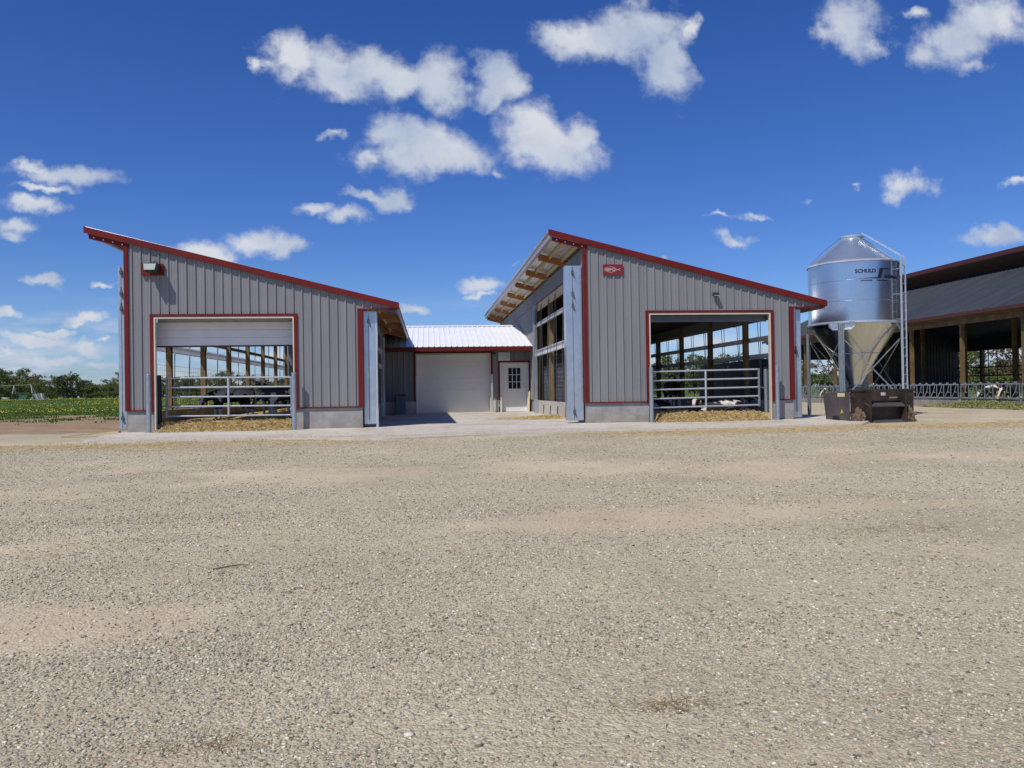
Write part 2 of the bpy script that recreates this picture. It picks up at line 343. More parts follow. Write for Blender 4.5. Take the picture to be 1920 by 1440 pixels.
# ------------------------------------------------------------------ ground sheet
def axis(a, b, stops):
    out = [a]; x = a
    while x < b:
        st = next(s for lim, s in stops if x < lim); x += st; out.append(x)
    return np.array(out)
gx = axis(-600, 600, [(-120, 30), (-40, 6), (-16, .8), (22, .16), (40, .8), (130, 6), (9e9, 30)])
gy = axis(-40, 900, [(-6, 3), (1.5, .4), (20, .12), (50, .5), (110, 2.5), (230, 8), (9e9, 60)])
X, Y = np.meshgrid(gx, gy); Z = ground_z(X, Y)
me = bpy.data.meshes.new('ground'); nx, ny = len(gx), len(gy)
co = np.stack([X.ravel(), Y.ravel(), Z.ravel()], 1)
idx = np.arange(nx * ny).reshape(ny, nx)
q = np.stack([idx[:-1, :-1], idx[:-1, 1:], idx[1:, 1:], idx[1:, :-1]], -1).reshape(-1, 4)
me.vertices.add(len(co)); me.vertices.foreach_set('co', co.ravel())
me.loops.add(q.size); me.loops.foreach_set('vertex_index', q.ravel().astype(np.int32))
me.polygons.add(len(q)); me.polygons.foreach_set('loop_start', np.arange(0, q.size, 4, dtype=np.int32))
me.update(calc_edges=True); me.polygons.foreach_set('use_smooth', [True] * len(q))
ca_ = me.color_attributes.new('kinds', 'FLOAT_COLOR', 'POINT')
left_earth = sstep(-8.3, -9.3, X) * sstep(23.2, 24.2, Y - .15 * (X + 9)) * 1.0
colr = np.stack([dirtness(X, Y).ravel(), strawness(X, Y).ravel(), grassness(X, Y).ravel() * (Y.ravel() > 22), left_earth.ravel()], 1)
ca_.data.foreach_set('color', colr.astype(np.float32).ravel())
ground = bpy.data.objects.new('ground', me); COL.objects.link(ground); tag(ground, kind='structure')
gm = bpy.data.materials.new('gravel_yard'); gm.use_nodes = True; t = gm.node_tree; b = t.nodes['Principled BSDF']; b.inputs['Roughness'].default_value = .95; b.inputs['Specular IOR Level'].default_value = .2
def G(typ, **k):
    n = t.nodes.new(typ)
    for a, v in k.items(): setattr(n, a, v)
    return n
def gmix(fac, c1, c2):
    n = G('ShaderNodeMix', data_type='RGBA')
    for sock, v in ((n.inputs[0], fac), (n.inputs[6], c1), (n.inputs[7], c2)):
        if isinstance(v, (int, float)): sock.default_value = v
        elif isinstance(v, tuple): sock.default_value = (*v, 1)
        else: t.links.new(v, sock)
    return n.outputs[2]
def gramp(src, stops):
    r = G('ShaderNodeValToRGB'); t.links.new(src, r.inputs[0]); e = r.color_ramp.elements
    while len(e) < len(stops): e.new(.5)
    for i, (p, c) in enumerate(stops): e[i].position = p; e[i].color = (*c, 1)
    return r.outputs[0]
def gmath(op, a, b_=None, clamp=False):
    n = G('ShaderNodeMath', operation=op, use_clamp=clamp)
    for i, x in enumerate((a, b_)):
        if x is None: continue
        if isinstance(x, (int, float)): n.inputs[i].default_value = x
        else: t.links.new(x, n.inputs[i])
    return n.outputs[0]
geo = G('ShaderNodeNewGeometry'); POS = geo.outputs['Position']
at = G('ShaderNodeAttribute', attribute_name='kinds'); sp = G('ShaderNodeSeparateColor'); t.links.new(at.outputs['Color'], sp.inputs[0])
def gnoise(scale, det=4, rough=.6, vec=None):
    n = G('ShaderNodeTexNoise'); n.inputs['Scale'].default_value = scale; n.inputs['Detail'].default_value = det; n.inputs['Roughness'].default_value = rough
    t.links.new(vec or POS, n.inputs['Vector']); return n.outputs[0]
def gvor(scale, out='Color', rnd=1):
    n = G('ShaderNodeTexVoronoi'); n.inputs['Scale'].default_value = scale; n.inputs['Randomness'].default_value = rnd
    t.links.new(POS, n.inputs['Vector']); return n
v1 = gvor(62); v2 = gvor(28); v3 = gvor(130)
def cellval(v):
    s_ = G('ShaderNodeSeparateColor'); t.links.new(v.outputs['Color'], s_.inputs[0]); return s_.outputs[0]
STONES = [(0, (.18, .165, .12)), (.2, (.35, .32, .235)), (.45, (.48, .44, .33)), (.7, (.58, .535, .405)), (.9, (.72, .67, .53)), (1, (.50, .41, .29))]
g1 = gramp(cellval(v1), STONES); g2 = gramp(cellval(v2), STONES); g3 = gramp(cellval(v3), STONES)
gcol = gmix(.45, g1, g2); gcol = gmix(.35, gcol, g3); gcol = gmix(.22, gcol, (.50, .455, .335))
sand = gramp(gnoise(1.1, 8, .7), [(.3, (.42, .335, .24)), (.55, (.53, .44, .33)), (.75, (.60, .525, .41))])
sand = gmix(gmath('MULTIPLY', cellval(v3), .6), sand, g3); sand = gmix(gmath('MULTIPLY', gmath('GREATER_THAN', cellval(v1), .8), .5), sand, g1)
dn = gmath('ADD', sp.outputs[0], gmath('MULTIPLY', gmath('SUBTRACT', gnoise(9, 6, .7), .5), .9), clamp=True)
dfac = G('ShaderNodeMapRange', interpolation_type='SMOOTHSTEP'); t.links.new(dn, dfac.inputs['Value']); dfac.inputs['From Min'].default_value = .15; dfac.inputs['From Max'].default_value = .85
base = gmix(gmath('MULTIPLY', dfac.outputs[0], .72), gcol, sand)
big = gramp(gnoise(.45, 5, .6), [(.3, (.82, .80, .77)), (.7, (1.08, 1.06, 1.03))])
mul = G('ShaderNodeMix', data_type='RGBA', blend_type='MULTIPLY'); mul.inputs[0].default_value = 1; t.links.new(base, mul.inputs[6]); t.links.new(big, mul.inputs[7]); base = mul.outputs[2]
strc = gramp(gnoise(40, 5, .7), [(.3, (.26, .18, .08)), (.5, (.44, .32, .14)), (.72, (.66, .54, .28))])
sf = gmath('MULTIPLY', gmath('ADD', sp.outputs[1], gmath('MULTIPLY', gmath('SUBTRACT', gnoise(6, 6, .75), .5), .8), clamp=True), sp.outputs[1], clamp=True)
base = gmix(gmath('MULTIPLY', sf, .7), base, strc)
earth = gramp(gnoise(.9, 8, .7), [(.3, (.20, .13, .085)), (.5, (.33, .225, .155)), (.7, (.42, .31, .22))])
earth = gmix(gmath('MULTIPLY', gnoise(6, 4), .4), earth, (.30, .27, .16))
base = gmix(at.outputs['Alpha'], base, earth)
grassc = gramp(gnoise(.8, 8, .75), [(.3, (.05, .095, .015)), (.5, (.09, .16, .025)), (.72, (.15, .20, .045))])
gf = gmath('ADD', sp.outputs[2], gmath('MULTIPLY', gmath('SUBTRACT', gnoise(2.5, 6, .75), .5), .9), clamp=True)
gf = gmath('MULTIPLY', gf, gmath('MULTIPLY', sp.outputs[2], 3.0, clamp=True), clamp=True)
base = gmix(gf, base, grassc)
wm = G('ShaderNodeMix', data_type='RGBA', blend_type='MULTIPLY'); wm.inputs[0].default_value = 1; t.links.new(base, wm.inputs[6]); wm.inputs[7].default_value = (1.04, 1.015, .965, 1); base = wm.outputs[2]
t.links.new(base, b.inputs['Base Color'])
hgt = gmath('ADD', gmath('MULTIPLY', v2.outputs['Distance'], -.5), gmath('MULTIPLY', v1.outputs['Distance'], -.5))
hgt = gmath('MULTIPLY', hgt, gmath('SUBTRACT', 1.0, gmath('MULTIPLY', dfac.outputs[0], .45)))
hgt = gmath('ADD', hgt, gmath('MULTIPLY', gnoise(14, 8, .75), .5))
bp = G('ShaderNodeBump'); bp.inputs['Strength'].default_value = .85; bp.inputs['Distance'].default_value = .025
t.links.new(hgt, bp.inputs['Height']); t.links.new(bp.outputs[0], b.inputs['Normal'])
me.materials.append(gm)

# ------------------------------------------------------------------ concrete apron
SLABM = bpy.data.materials.new('apron_concrete'); SLABM.use_nodes = True; t = SLABM.node_tree; b = t.nodes['Principled BSDF']; b.inputs['Roughness'].default_value = .85
geo = G('ShaderNodeNewGeometry'); POS = geo.outputs['Position']
sc = gramp(gnoise(.55, 8, .7), [(.32, (.42, .365, .29)), (.5, (.55, .51, .44)), (.7, (.63, .60, .545))])
stn = gramp(gnoise(3.0, 8, .75), [(.52, (1, 1, 1)), (.66, (.78, .66, .50)), (.8, (.6, .48, .34))])
mul = G('ShaderNodeMix', data_type='RGBA', blend_type='MULTIPLY'); mul.inputs[0].default_value = .8; t.links.new(sc, mul.inputs[6]); t.links.new(stn, mul.inputs[7])
fine = gramp(gnoise(60, 3), [(.3, (.85, .85, .85)), (.7, (1.08, 1.08, 1.08))])
mul2 = G('ShaderNodeMix', data_type='RGBA', blend_type='MULTIPLY'); mul2.inputs[0].default_value = 1; t.links.new(mul.outputs[2], mul2.inputs[6]); t.links.new(fine, mul2.inputs[7])
sy_ = G('ShaderNodeSeparateXYZ'); t.links.new(POS, sy_.inputs[0]); ry_ = G('ShaderNodeMapRange'); ry_.inputs['From Min'].default_value = 20.6; ry_.inputs['From Max'].default_value = 18.0; t.links.new(sy_.outputs[1], ry_.inputs['Value'])
dust = gmath('MULTIPLY', gmath('MULTIPLY', ry_.outputs[0], gramp(gnoise(1.7, 8, .75), [(.42, (0, 0, 0)), (.62, (1, 1, 1))])), .9, clamp=True)
dcol = gmix(dust, mul2.outputs[2], gramp(gnoise(30, 5, .7), [(.3, (.33, .26, .17)), (.6, (.52, .44, .31))]))
t.links.new(dcol, b.inputs['Base Color'])
bp = G('ShaderNodeBump'); bp.inputs['Strength'].default_value = .25; bp.inputs['Distance'].default_value = .01; t.links.new(gnoise(45, 5), bp.inputs['Height']); t.links.new(bp.outputs[0], b.inputs['Normal'])
def apron():
    m = MB()
    # front edge meanders a little where gravel has spilled on it
    xs = np.linspace(-7.9, 12.2, 90); front = []
    for x in xs:
        y = 18.25 + .012 * max(0, x) ** 1.75 + .16 * (float(fbm(np.array(x * .9), np.array(1.), 3, 4)) - .5) - .75 * math.exp(-((x + .8) / 1.6) ** 2)
        if x < -7.2: y += (-7.2 - x) * 1.6
        if x > 10.8: y += (x - 10.8) * 1.2
        front.append((x, y))
    def top(x, y): return .035 + .05 * min(1, max(0, (y - 19) / 2.5)) + max(0, y - 21.8) * .003
    rows = [0, .25, .5, .75, 1]
    o = len(m.v)
    for (x, y) in front: m.v.append((x, y - .02, float(ground_z(x, y)) - .12))
    for rr in rows:
        for (x, y) in front:
            yy = y + (21.75 - y) * rr; m.v.append((x, yy, top(x, yy)))
    n = len(front)
    for j in range(len(rows)):
        for i in range(n - 1): m.f.append((o + j * n + i, o + j * n + i + 1, o + (j + 1) * n + i + 1, o + (j + 1) * n + i))
    # courtyard between the barns and floors
    def patch(x0, x1, y0, y1, dz=0):
        k = len(m.v); m.v += [(x0, y0, top(x0, y0) + dz), (x1, y0, top(x1, y0) + dz), (x1, y1, top(x1, y1) + dz), (x0, y1, top(x0, y1) + dz)]; m.f.append((k, k + 1, k + 2, k + 3))
    patch(-7.9, 12.2, 21.75, 33.6); patch(-7.9, 10.5, 33.6, 46.6)
    return tag(m.build('pavement', SLABM), kind='structure')
apron()
m = MB(); m.box(20.6, 22.85, 4, 72, -.12, -.015); tag(m.build('path', SLABM), kind='structure')

# ------------------------------------------------------------------ barns
def roof_z(x, xl): return 5.42 - .25 * (x - xl)
def ishape(m, x, y0, y1, z0, z1):
    """horizontal galvanised channel along the side opening: web with two flanges"""
    m.box(x - .012, x + .012, y0, y1, z0, z1); m.box(x - .05, x + .05, y0, y1, z1 - .002, z1 + .02); m.box(x - .05, x + .05, y0, y1, z0 - .02, z0 + .002)
def curtain_box(parent, x0, x1, z0, z1, y0=21.95, name='curtain_box', hooks=()):
    b = MB(); b.box(x0, x1, y0, y0 + .34, z0, z1)
    b.box(x0 + .015, x1 - .015, y0 - .012, y0, z0 + .02, z1 - .04)
    o = b.build(name, BOXM, parent)
    s = MB(); xm = x0 + (x1 - x0) * .42; s.box(xm - .006, xm + .006, y0 - .018, y0 - .0125, z0 + .03, z1 - .06); q = s.build('seam', STRAP, parent); q.parent = o
    for hz in hooks:
        h = MB(); h.box(xm - .03, xm + .035, y0 - .05, y0 - .019, hz - .05, hz + .05); h.tube((xm + .02, y0 - .06, hz - .02), (xm + .06, y0 - .06, hz - .16), .012)
        h.tube((xm, y0 - .045, hz + .04), (xm, y0 - .045, hz + .16), .009)
        q = h.build('latch', STRAP, parent); q.parent = o
    return o
CURT = island_mat('white_curtain_fabric', [(0, (.80, .82, .86)), (1, (.84, .86, .90))], .6, .6)
def make_barn(xa, xb, label, posts, phase, hi_open, lo_open, door):
    """mono-pitch calf barn: high side at xa, low side at xb, front at y 21.8, back at y 46.5"""
    xl = xa - .95; xr = xb + .97; Y0, Y1 = 21.8, 46.5
    B = thing('calf_barn', label, 'barn', (xa, Y0, 0))
    rz = lambda x: roof_z(x, xl)
    d0, d1, dz = door
    # front siding
    f = MB(); pl = lambda u, d, w: (u, Y0 - d, w)
    top = lambda u: rz(u) - .05
    f.ribbed(xa, d0 - .05, .66, top, pl, phase=phase); f.ribbed(d1 + .05, xb, .66, top, pl, phase=phase)
    f.ribbed(d0 - .05, d1 + .05, dz + .06, top, pl, phase=phase)
    f.ribbed(xb, xr - .12, 3.27, lambda u: max(3.275, rz(u) - .05), pl, phase=phase)
    f.build('front_wall', SIDING, B)
    # foundation
    for q_ in ((xa + .04, d0 - .06, Y0, Y0 + .2, -.05, .645), (d1 + .06, xb - .02, Y0, Y0 + .2, -.05, .645), (xa + .04, xa + .2, Y0 + .2, Y1, -.05, .60), (xb - .18, xb - .02, Y0 + .2, Y1, -.05, .60)):
        c = MB(); c.box(*q_); c.build('foundation', CONC, B)
    # red trims
    r = MB(); r.box(xa - .005, xa + .10, Y0 - .045, Y0 + .08, .63, rz(xa) - .12); r.build('corner_trim', RED, B)
    r = MB(); r.box(xb - .12, xb + .015, Y0 - .045, Y0 + .08, .63, 3.24); r.build('corner_trim', RED, B)
    r = MB(); r.box(xb - .12, xr - .03, Y0 - .047, Y0 + .02, 3.24, 3.285); r.build('return_trim', RED, B)
    for a, b_ in ((xa + .1, d0 - .12), (d1 + .12, xb - .12)): r = MB(); r.box(a, b_, Y0 - .05, Y0 - .002, .628, .662); r.build('base_trim', RED, B)
    r = MB(); r.box(d0 - .12, d0 - .03, Y0 - .04, Y0 + .05, .60, dz + .07); r.box(d1 + .03, d1 + .12, Y0 - .04, Y0 + .05, .60, dz + .07); r.box(d0 - .03, d1 + .03, Y0 - .04, Y0 + .05, dz + .0, dz + .07)
    r.build('door_trim', RED, B)
    r = MB(); r.box(d0 - .03, d0 + .012, Y0 - .03, Y0 + .08, .08, dz); r.box(d1 - .005, d1 + .03, Y0 - .03, Y0 + .08, .08, dz); r.box(d0 + .012, d1 - .005, Y0 - .03, Y0 + .08, dz - .045, dz - .001)
    r.build('door_jamb', JAMB, B)
    # roof
    f = MB(); nrm = Vector((.25, 0, 1)).normalized()
    def rp(u, d, w): return (w + nrm.x * d, u, rz(w) + nrm.z * d)
    f.ribbed(Y0 - .06, Y1 + .1, xl, xr, rp, minor=False, phase=Y0)
    f.build('roof', ROOFGAL, B)
    r = MB(); r.prism([(xl - .01, rz(xl) + .02), (xr + .02, rz(xr) + .02), (xr + .02, rz(xr) - .145), (xl - .01, rz(xl) - .145)], 'Y', Y0 - .105, Y0 - .066)
    r.box(xr - .03, xr + .02, Y0 - .066, Y0 + .02, rz(xr) - .14, rz(xr) - .0); r.build('rake_trim', RED, B)
    r = MB(); xe = xa + .12; r.prism([(xl + .09, rz(xl + .09) - .15), (xe, rz(xe) - .15), (xe, rz(xe) - .27), (xl + .09, rz(xl + .09) - .27)], 'Y', Y0 - .04, Y0 + .0)
    rb = r.build('rake_board', RED, B)
    for k in range(4):
        s = MB(); x = xl + .22 + k * .235; s.box(x - .014, x + .014, Y0 - .055, Y0 - .04, rz(x) - .225, rz(x) - .195); q = s.build('bolt', GALVB, B); q.parent = rb
    # eave fascia, both sides
    r = MB(); r.box(xl + .05, xl + .09, Y0, Y1, rz(xl) - .20, rz(xl) - .03); r.box(xl + .09, xl + .15, Y0, Y1, rz(xl) - .20, rz(xl) - .18); r.build('fascia', mat('high_eave_trim', (.42, .35, .36), .4, .3, .08, 3), B)  # pinkish grey trim metal along the high eave
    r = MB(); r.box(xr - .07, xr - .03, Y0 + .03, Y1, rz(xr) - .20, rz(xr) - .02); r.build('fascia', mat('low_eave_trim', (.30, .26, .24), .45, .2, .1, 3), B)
    # rafters and purlins
    for y in posts + [Y1 - .15]:
        m = MB(); m.prism([(xl + .16, rz(xl + .16) - .055), (xr - .1, rz(xr - .1) - .055), (xr - .1, rz(xr - .1) - .26), (xl + .16, rz(xl + .16) - .26)], 'Y', y - .04, y + .04)
        m.build('rafter', RAFT, B)
    for x in (xl + .52, xa - .04, xa + 1.2, xa + 2.4, xa + 3.6, xa + 4.8, xb + .3):
        m = MB(); m.box(x - .02, x + .025, Y0 + .02, Y1, rz(x) - .15, rz(x) - .02); m.build('purlin', PURL, B)
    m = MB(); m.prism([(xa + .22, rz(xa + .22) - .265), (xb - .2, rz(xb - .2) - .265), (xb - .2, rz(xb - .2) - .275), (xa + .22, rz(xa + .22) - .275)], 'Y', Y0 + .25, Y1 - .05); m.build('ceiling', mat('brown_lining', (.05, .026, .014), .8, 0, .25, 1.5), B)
    # posts
    for y in posts:
        for x, zt in ((xa + .09, rz(xa) - .27), (xb - .09, rz(xb) - .27)):
            m = MB(); m.box(x - .08, x + .08, y - .075, y + .075, .58, zt); m.build('post', WOODP, B)
    # high side: strip of siding under the eave, headboard, solid siding beyond the opening
    f = MB(); ps = lambda u, d, w: (xa - d, u, w)
    f.ribbed(Y0 + .08, hi_open, 4.40, rz(xa) - .26, ps, phase=Y0); f.ribbed(hi_open, Y1, .62 if hi_open < 40 else 4.4, rz(xa) - .26, ps, phase=Y0); f.build('side_wall', SIDING, B)
    m = MB(); m.box(xa + .015, xa + .06, Y0 + .2, hi_open, 4.10, 4.395); m.build('headboard', PURL, B)
    m = MB(); m.box(xa - .03, xa - .004, Y0 + .3, Y1, 4.385, 4.415); m.build('drip_trim', RED, B)
    # low side
    f = MB(); ps2 = lambda u, d, w: (xb + d, u, w)
    if lo_open < 40: f.ribbed(lo_open, Y1, .62, 3.1, ps2, phase=Y0)
    f.box(xb - .03, xb + .0, Y0 + .1, Y1, 3.1, rz(xb) - .05); f.build('side_wall', SIDING, B)
    # back wall
    f = MB(); pb = lambda u, d, w: (u, Y1 + d, w)
    f.ribbed(xa, xa + 1.3, .0, lambda u: rz(u) - .06, pb); f.ribbed(xb - 1.3, xb, .0, lambda u: rz(u) - .06, pb); f.ribbed(xa + 1.3, xb - 1.3, 3.1, lambda u: rz(u) - .06, pb); f.build('back_wall', SIDING, B)
    f = MB(); f.box(xa + 1.3, xb - 1.3, Y1 + .03, Y1 + .08, .05, 3.1); f.build('back_door', mat('grey_back_door', (.30, .33, .36), .5, 0, .06, 3), B)
    # channels across the openings
    for x, y1, levels in ((xa - .03, hi_open, ((2.36, 2.54), (3.50, 3.58)) if hi_open < 40 else ((2.36, 2.55), (2.82, 2.90))), (xb + .03, lo_open, ((1.92, 2.02), (2.46, 2.56)))):
        for z0, z1 in levels:
            m = MB(); ishape(m, x, Y0 + .4, min(y1, Y1), z0, z1); m.build('curtain_rail', CURT if (z0 == 2.36 and hi_open > 40) else RAIL, B)
    # hanging straps, pairs between the posts
    for side in (0, 1):
        x = (xa - .09, xb + .09)[side]; yend = (hi_open, lo_open)[side]; zt = (4.2, 3.1)[side]; k = 0
        ys = []
        for a, b_ in zip([Y0 + .5] + posts, posts + [Y1]):
            for fr in (.30, .36, .72, .80): ys.append(a + (b_ - a) * fr)
        for y in ys:
            if y > yend - .1: continue
            m = MB(); dx = .10 if k % 2 else 0; m.tube((x - dx * (1 - 2 * side), y, .66), (x, y, zt), .011, 5); m.build('strap', STRAP, B); k += 1
    return B
LP = [25.1, 28.8, 32.4, 35.75, 39.0, 42.2, 45.3]; RP = [25.0, 28.25, 31.55, 34.8, 38.1, 41.4, 44.7]
BL = make_barn(-7.8, -1.7, 'grey ribbed steel barn on the left with half lowered white roll door and floodlight', LP, -7.62, 50, 30.6, (-7.05, -3.52, 3.09))
BR = make_barn(4.35, 10.4, 'grey ribbed steel barn on the right with a red company plaque near its peak', RP, 4.53, 31.35, 50, (6.22, 9.70, 3.12))
curtain_box(BL, -8.02, -7.815, .16, 4.45, hooks=(.45, 3.32, 3.72, 4.28)); curtain_box(BL, -1.68, -1.36, .17, 3.24, hooks=(2.95,))
curtain_box(BR, 3.88, 4.34, .16, 4.47, hooks=(.4, 3.35, 3.68, 4.28)); curtain_box(BR, 10.42, 10.70, .12, 3.22, hooks=(2.0,))
for B, x, z0, z1, y in ((BR, 4.28, .12, 4.36, 31.3), (BL, -1.62, .12, 3.08, 30.6)):
    m = MB(); m.box(x - .04, x + .06, y - .22, y, z0, z1); m.box(x - .09, x - .04, y - .18, y - .12, z0, z1); m.build('end_channel', BOXM, B)
# tubular strip at the edge of the near curtain box
m = MB(); m.tube((-1.335, 21.93, .08), (-1.335, 21.93, .62), .035); m.box(-1.36, -1.32, 21.93, 22.25, .2, 3.22); m.build('curtain_tube', GALVB, BL)
# white roll door, half lowered
m = MB()
for k in range(3):
    z = 2.36 + k * .21; m.prism([(22.27, z), (22.262, z + .005), (22.262, z + .203), (22.27, z + .208), (22.31, z + .208), (22.31, z)], 'X', -7.16, -3.5)
rd = m.build('roll_door', WHITE, BL)
m = MB(); m.box(-7.16, -3.5, 22.265, 22.31, 2.32, 2.358); q = m.build('bottom_bar', DARKM, BL); q.parent = rd
m = MB(); m.tube((-7.15, 22.48, 3.0), (-3.5, 22.48, 3.0), .16, 14); q = m.build('roll', WHITE, BL); q.parent = rd
m = MB(); m.box(6.24, 9.68, 22.0, 22.05, 2.93, 3.07); m.tube((6.22, 22.3, 3.0), (9.7, 22.3, 3.0), .09, 14); m.box(6.24, 9.68, 21.97, 22.0, 2.88, 2.96); m.build('roll_door', mat('rolled_door_grey', (.11, .115, .12), .4, .3, .1, 3), BR)
# wire livestock panels behind the side openings
def mesh_panel(B, x, y0, y1, z0=.62, z1=1.92):
    m = MB(); y = y0
    while y <= y1: m.tube((x, y, z0), (x, y, z1), .004, 3, caps=False); y += .205
    z = z0 + .1
    while z <= z1 + .001: m.tube((x, y0, z), (x, y1, z), .004, 3, caps=False); z += .15
    return m.build('wire_panel', STRAP, B)
for a, b_ in zip([22.2] + LP[:-1], LP): mesh_panel(BL, -7.62, a + .12, b_ - .12)
for a, b_ in zip([22.2] + RP[:2], RP[:3]): mesh_panel(BR, 4.56, a + .12, min(b_, 31.1) - .12).data.materials[0] = GALVB
for a, b_ in zip([22.2] + RP[:-1], RP): mesh_panel(BR, 10.2, a + .12, b_ - .12)
# small winch brackets on the curb of the right barn
for y in (24.9, 26.4, 28.0, 29.6):
    m = MB(); m.box(4.335, 4.384, y - .09, y + .09, .36, .46); m.tube((4.33, y, .36), (4.33, y + .02, .14), .012); m.build('winch_bracket', DARKM, BR)
m = MB(); m.box(4.345, 4.385, 22.2, 31.3, .04, .62); m.build('curb_face', CURB, BR)
# concrete block feet beside the openings
# plaque
pq = thing('plaque', 'dark red plaque with a pale fish outline and lettering on the right barn', 'sign', (5.19, 21.76, 4.33))
m = MB(); m.box(4.905, 5.475, 21.745, 21.775, 4.185, 4.475); m.build('panel', mat('plaque_red', (.20, .015, .02), .4, 0, .08, 4), pq)
PINKW = mat('pale_lettering', (.62, .46, .46), .5, 0, .05, 5)
def seg(m, pts, w=.009, y=21.742):
    for (x0, z0), (x1, z1) in zip(pts[:-1], pts[1:]):
        dx, dz = x1 - x0, z1 - z0; l = math.hypot(dx, dz); a, c = -dz / l * w / 2, dx / l * w / 2
        o = len(m.v); m.v += [(x0 + a, y, z0 + c), (x0 - a, y, z0 - c), (x1 - a, y, z1 - c), (x1 + a, y, z1 + c)]
        m.v += [(p[0], y + .004, p[2]) for p in m.v[-4:]]
        m.f += [(o, o + 1, o + 2, o + 3), (o + 7, o + 6, o + 5, o + 4)] + [(o + i, o + 4 + i, o + 4 + (i + 1) % 4, o + (i + 1) % 4) for i in range(4)]
up = [(4.935 + .37 * t, 4.333 + .075 * sin(pi * t) ** .8) for t in np.linspace(0, 1, 18)]; dn_ = [(x, 8.666 - z) for x, z in up]
m = MB(); seg(m, up + [(5.40, 4.305)]); seg(m, dn_ + [(5.40, 4.361)]); m.build('fish_outline', PINKW, pq)
text_mesh('NEMO', .098, 'lettering', PINKW, pq, lambda x, y, z: (5.115 + x, 21.744 - z * .6, 4.298 + y), 'CENTER', 1.0, .002)
# floodlight on the left barn
fl = thing('floodlight', 'boxy outdoor floodlight on a red backing board of the left barn', 'floodlight', (-7.08, 21.75, 4.32))
m = MB(); m.box(-7.35, -6.80, 21.71, 21.775, 4.175, 4.475); m.build('backing_board', RED, fl)
m = MB(); o = len(m.v)
m.v += [(-7.200, 21.40, 4.44), (-6.860, 21.40, 4.44), (-6.860, 21.69, 4.46), (-7.200, 21.69, 4.46), (-7.170, 21.36, 4.25), (-6.890, 21.36, 4.25), (-6.890, 21.64, 4.22), (-7.170, 21.64, 4.22)]
m.f += [(0, 1, 2, 3), (7, 6, 5, 4), (0, 4, 5, 1), (1, 5, 6, 2), (2, 6, 7, 3), (3, 7, 4, 0)]; m.build('housing', mat('bronze_housing', (.05, .048, .04), .5, .3, .2, 6), fl)
m = MB(); m.add([(-7.185, 21.391, 4.425), (-6.875, 21.391, 4.425), (-6.900, 21.352, 4.265), (-7.160, 21.352, 4.265)], [(3, 2, 1, 0)]); m.v += [(x, y - .006, z) for x, y, z in m.v[:4]]; m.f += [(4, 5, 6, 7)]
m.build('lens', mat('lamp_lens', (.42, .47, .42), .25, 0, .1, 6), fl)
m = MB(); m.tube((-7.010, 21.55, 4.45), (-6.970, 21.5, 4.53), .02); m.tube((-6.970, 21.5, 4.53), (-6.950, 21.72, 4.5), .015); m.build('bracket', GALV, fl)
def wall_light(x, y, z, label):
    w = thing('wall_light', label, 'light', (x, y, z))
    m = MB(); m.box(x - .05, x + .05, y - .05, y, z - .06, z + .05); m.build('base', DARKM, w)
    m = MB(); m.prism([(y - .05, z + .05), (y - .17, z + .02), (y - .17, z - .03), (y - .05, z - .04)], 'X', x - .075, x + .075); m.build('hood', DARKM, w)
    m = MB(); m.box(x - .06, x + .06, y - .165, y - .06, z - .055, z - .041); m.build('lens', mat('lamp_lens', (.42, .47, .42)), w)
wall_light(8.10, 21.775, 3.64, 'small dark wall light above the open door of the right barn')
wall_light(2.80, 33.375, 2.56, 'small dark light between the white overhead door and the entry door')

# ------------------------------------------------------------------ gates and posts
def make_gate(x0, x1, y, zt, label, xm, skew=.0):
    g = thing('tube_gate', label, 'gate', (x0, y, 0))
    zs = [zt - i * .2575 for i in range(5)]
    for i, z in enumerate(zs):
        m = MB(); m.tube((x0, y, z), (x1, y, z + skew), .024, 10); m.build('rail', GALVB, g)
    for x, e in ((x0, 0), (x1, 0), (xm, 1)):
        m = MB(); s_ = skew * (x - x0) / (x1 - x0)
        if e: m.tube((x, y - .025, zs[-1] - .02), (x, y - .025, zt + .02 + s_), .028, 8)
        else: m.box(x - .025, x + .025, y - .025, y + .025, zs[-1] - .04 + s_, zt + .025 + s_)
        m.build('stile', GALVB if e else GALV, g)
    return g
make_gate(-6.93, -3.66, 22.3, 1.50, 'bright five rail tube gate across the left barn doorway', -5.32, -.02)
make_gate(6.25, 9.53, 22.2, 1.49, 'dull five rail tube gate across the right barn doorway', 7.94, .035)
def pipe(name, x, y, z0, z1, r, m_, label, cat, group=None):
    p = thing(name, label, cat, (x, y, 0), group)
    m = MB(); m.tube((x, y, z0), (x, y, z1), r, 14); m.build('pipe', m_, p, smooth=True)
    m = MB(); m.lathe([(r + .004, z1 - .02), (r + .004, z1 + .01), (r * .7, z1 + .03), (.001, z1 + .035)], (x, y), 14); m.build('cap', m_, p, smooth=True)
    m = MB(); m.lathe([(r + .06, z0), (r + .06, z0 + .02), (r + .003, z0 + .03)], (x, y), 14); m.build('base_plate', m_, p); return p
GB = 'steel pipe bollards beside the doorways'
pipe('bollard', -7.13, 21.5, .07, 1.56, .062, GALV, 'steel bollard left of the half lowered roll door', 'bollard', GB)
pipe('bollard', -3.47, 21.5, .07, 1.56, .062, GALV, 'steel bollard at the right edge of the half lowered roll door', 'bollard', GB)
pipe('bollard', 6.15, 21.5, .07, 1.57, .058, GALV, 'steel bollard at the left edge of the open right barn doorway', 'bollard', GB)
pipe('bollard', 9.77, 21.5, .07, 1.58, .058, GALV, 'steel bollard at the right side of the open right barn doorway', 'bollard', GB)
pipe('bollard', -.42, 33.1, .09, 1.64, .035, WHITE, 'thin white pipe at the left side of the closed white overhead door', 'bollard', GB)
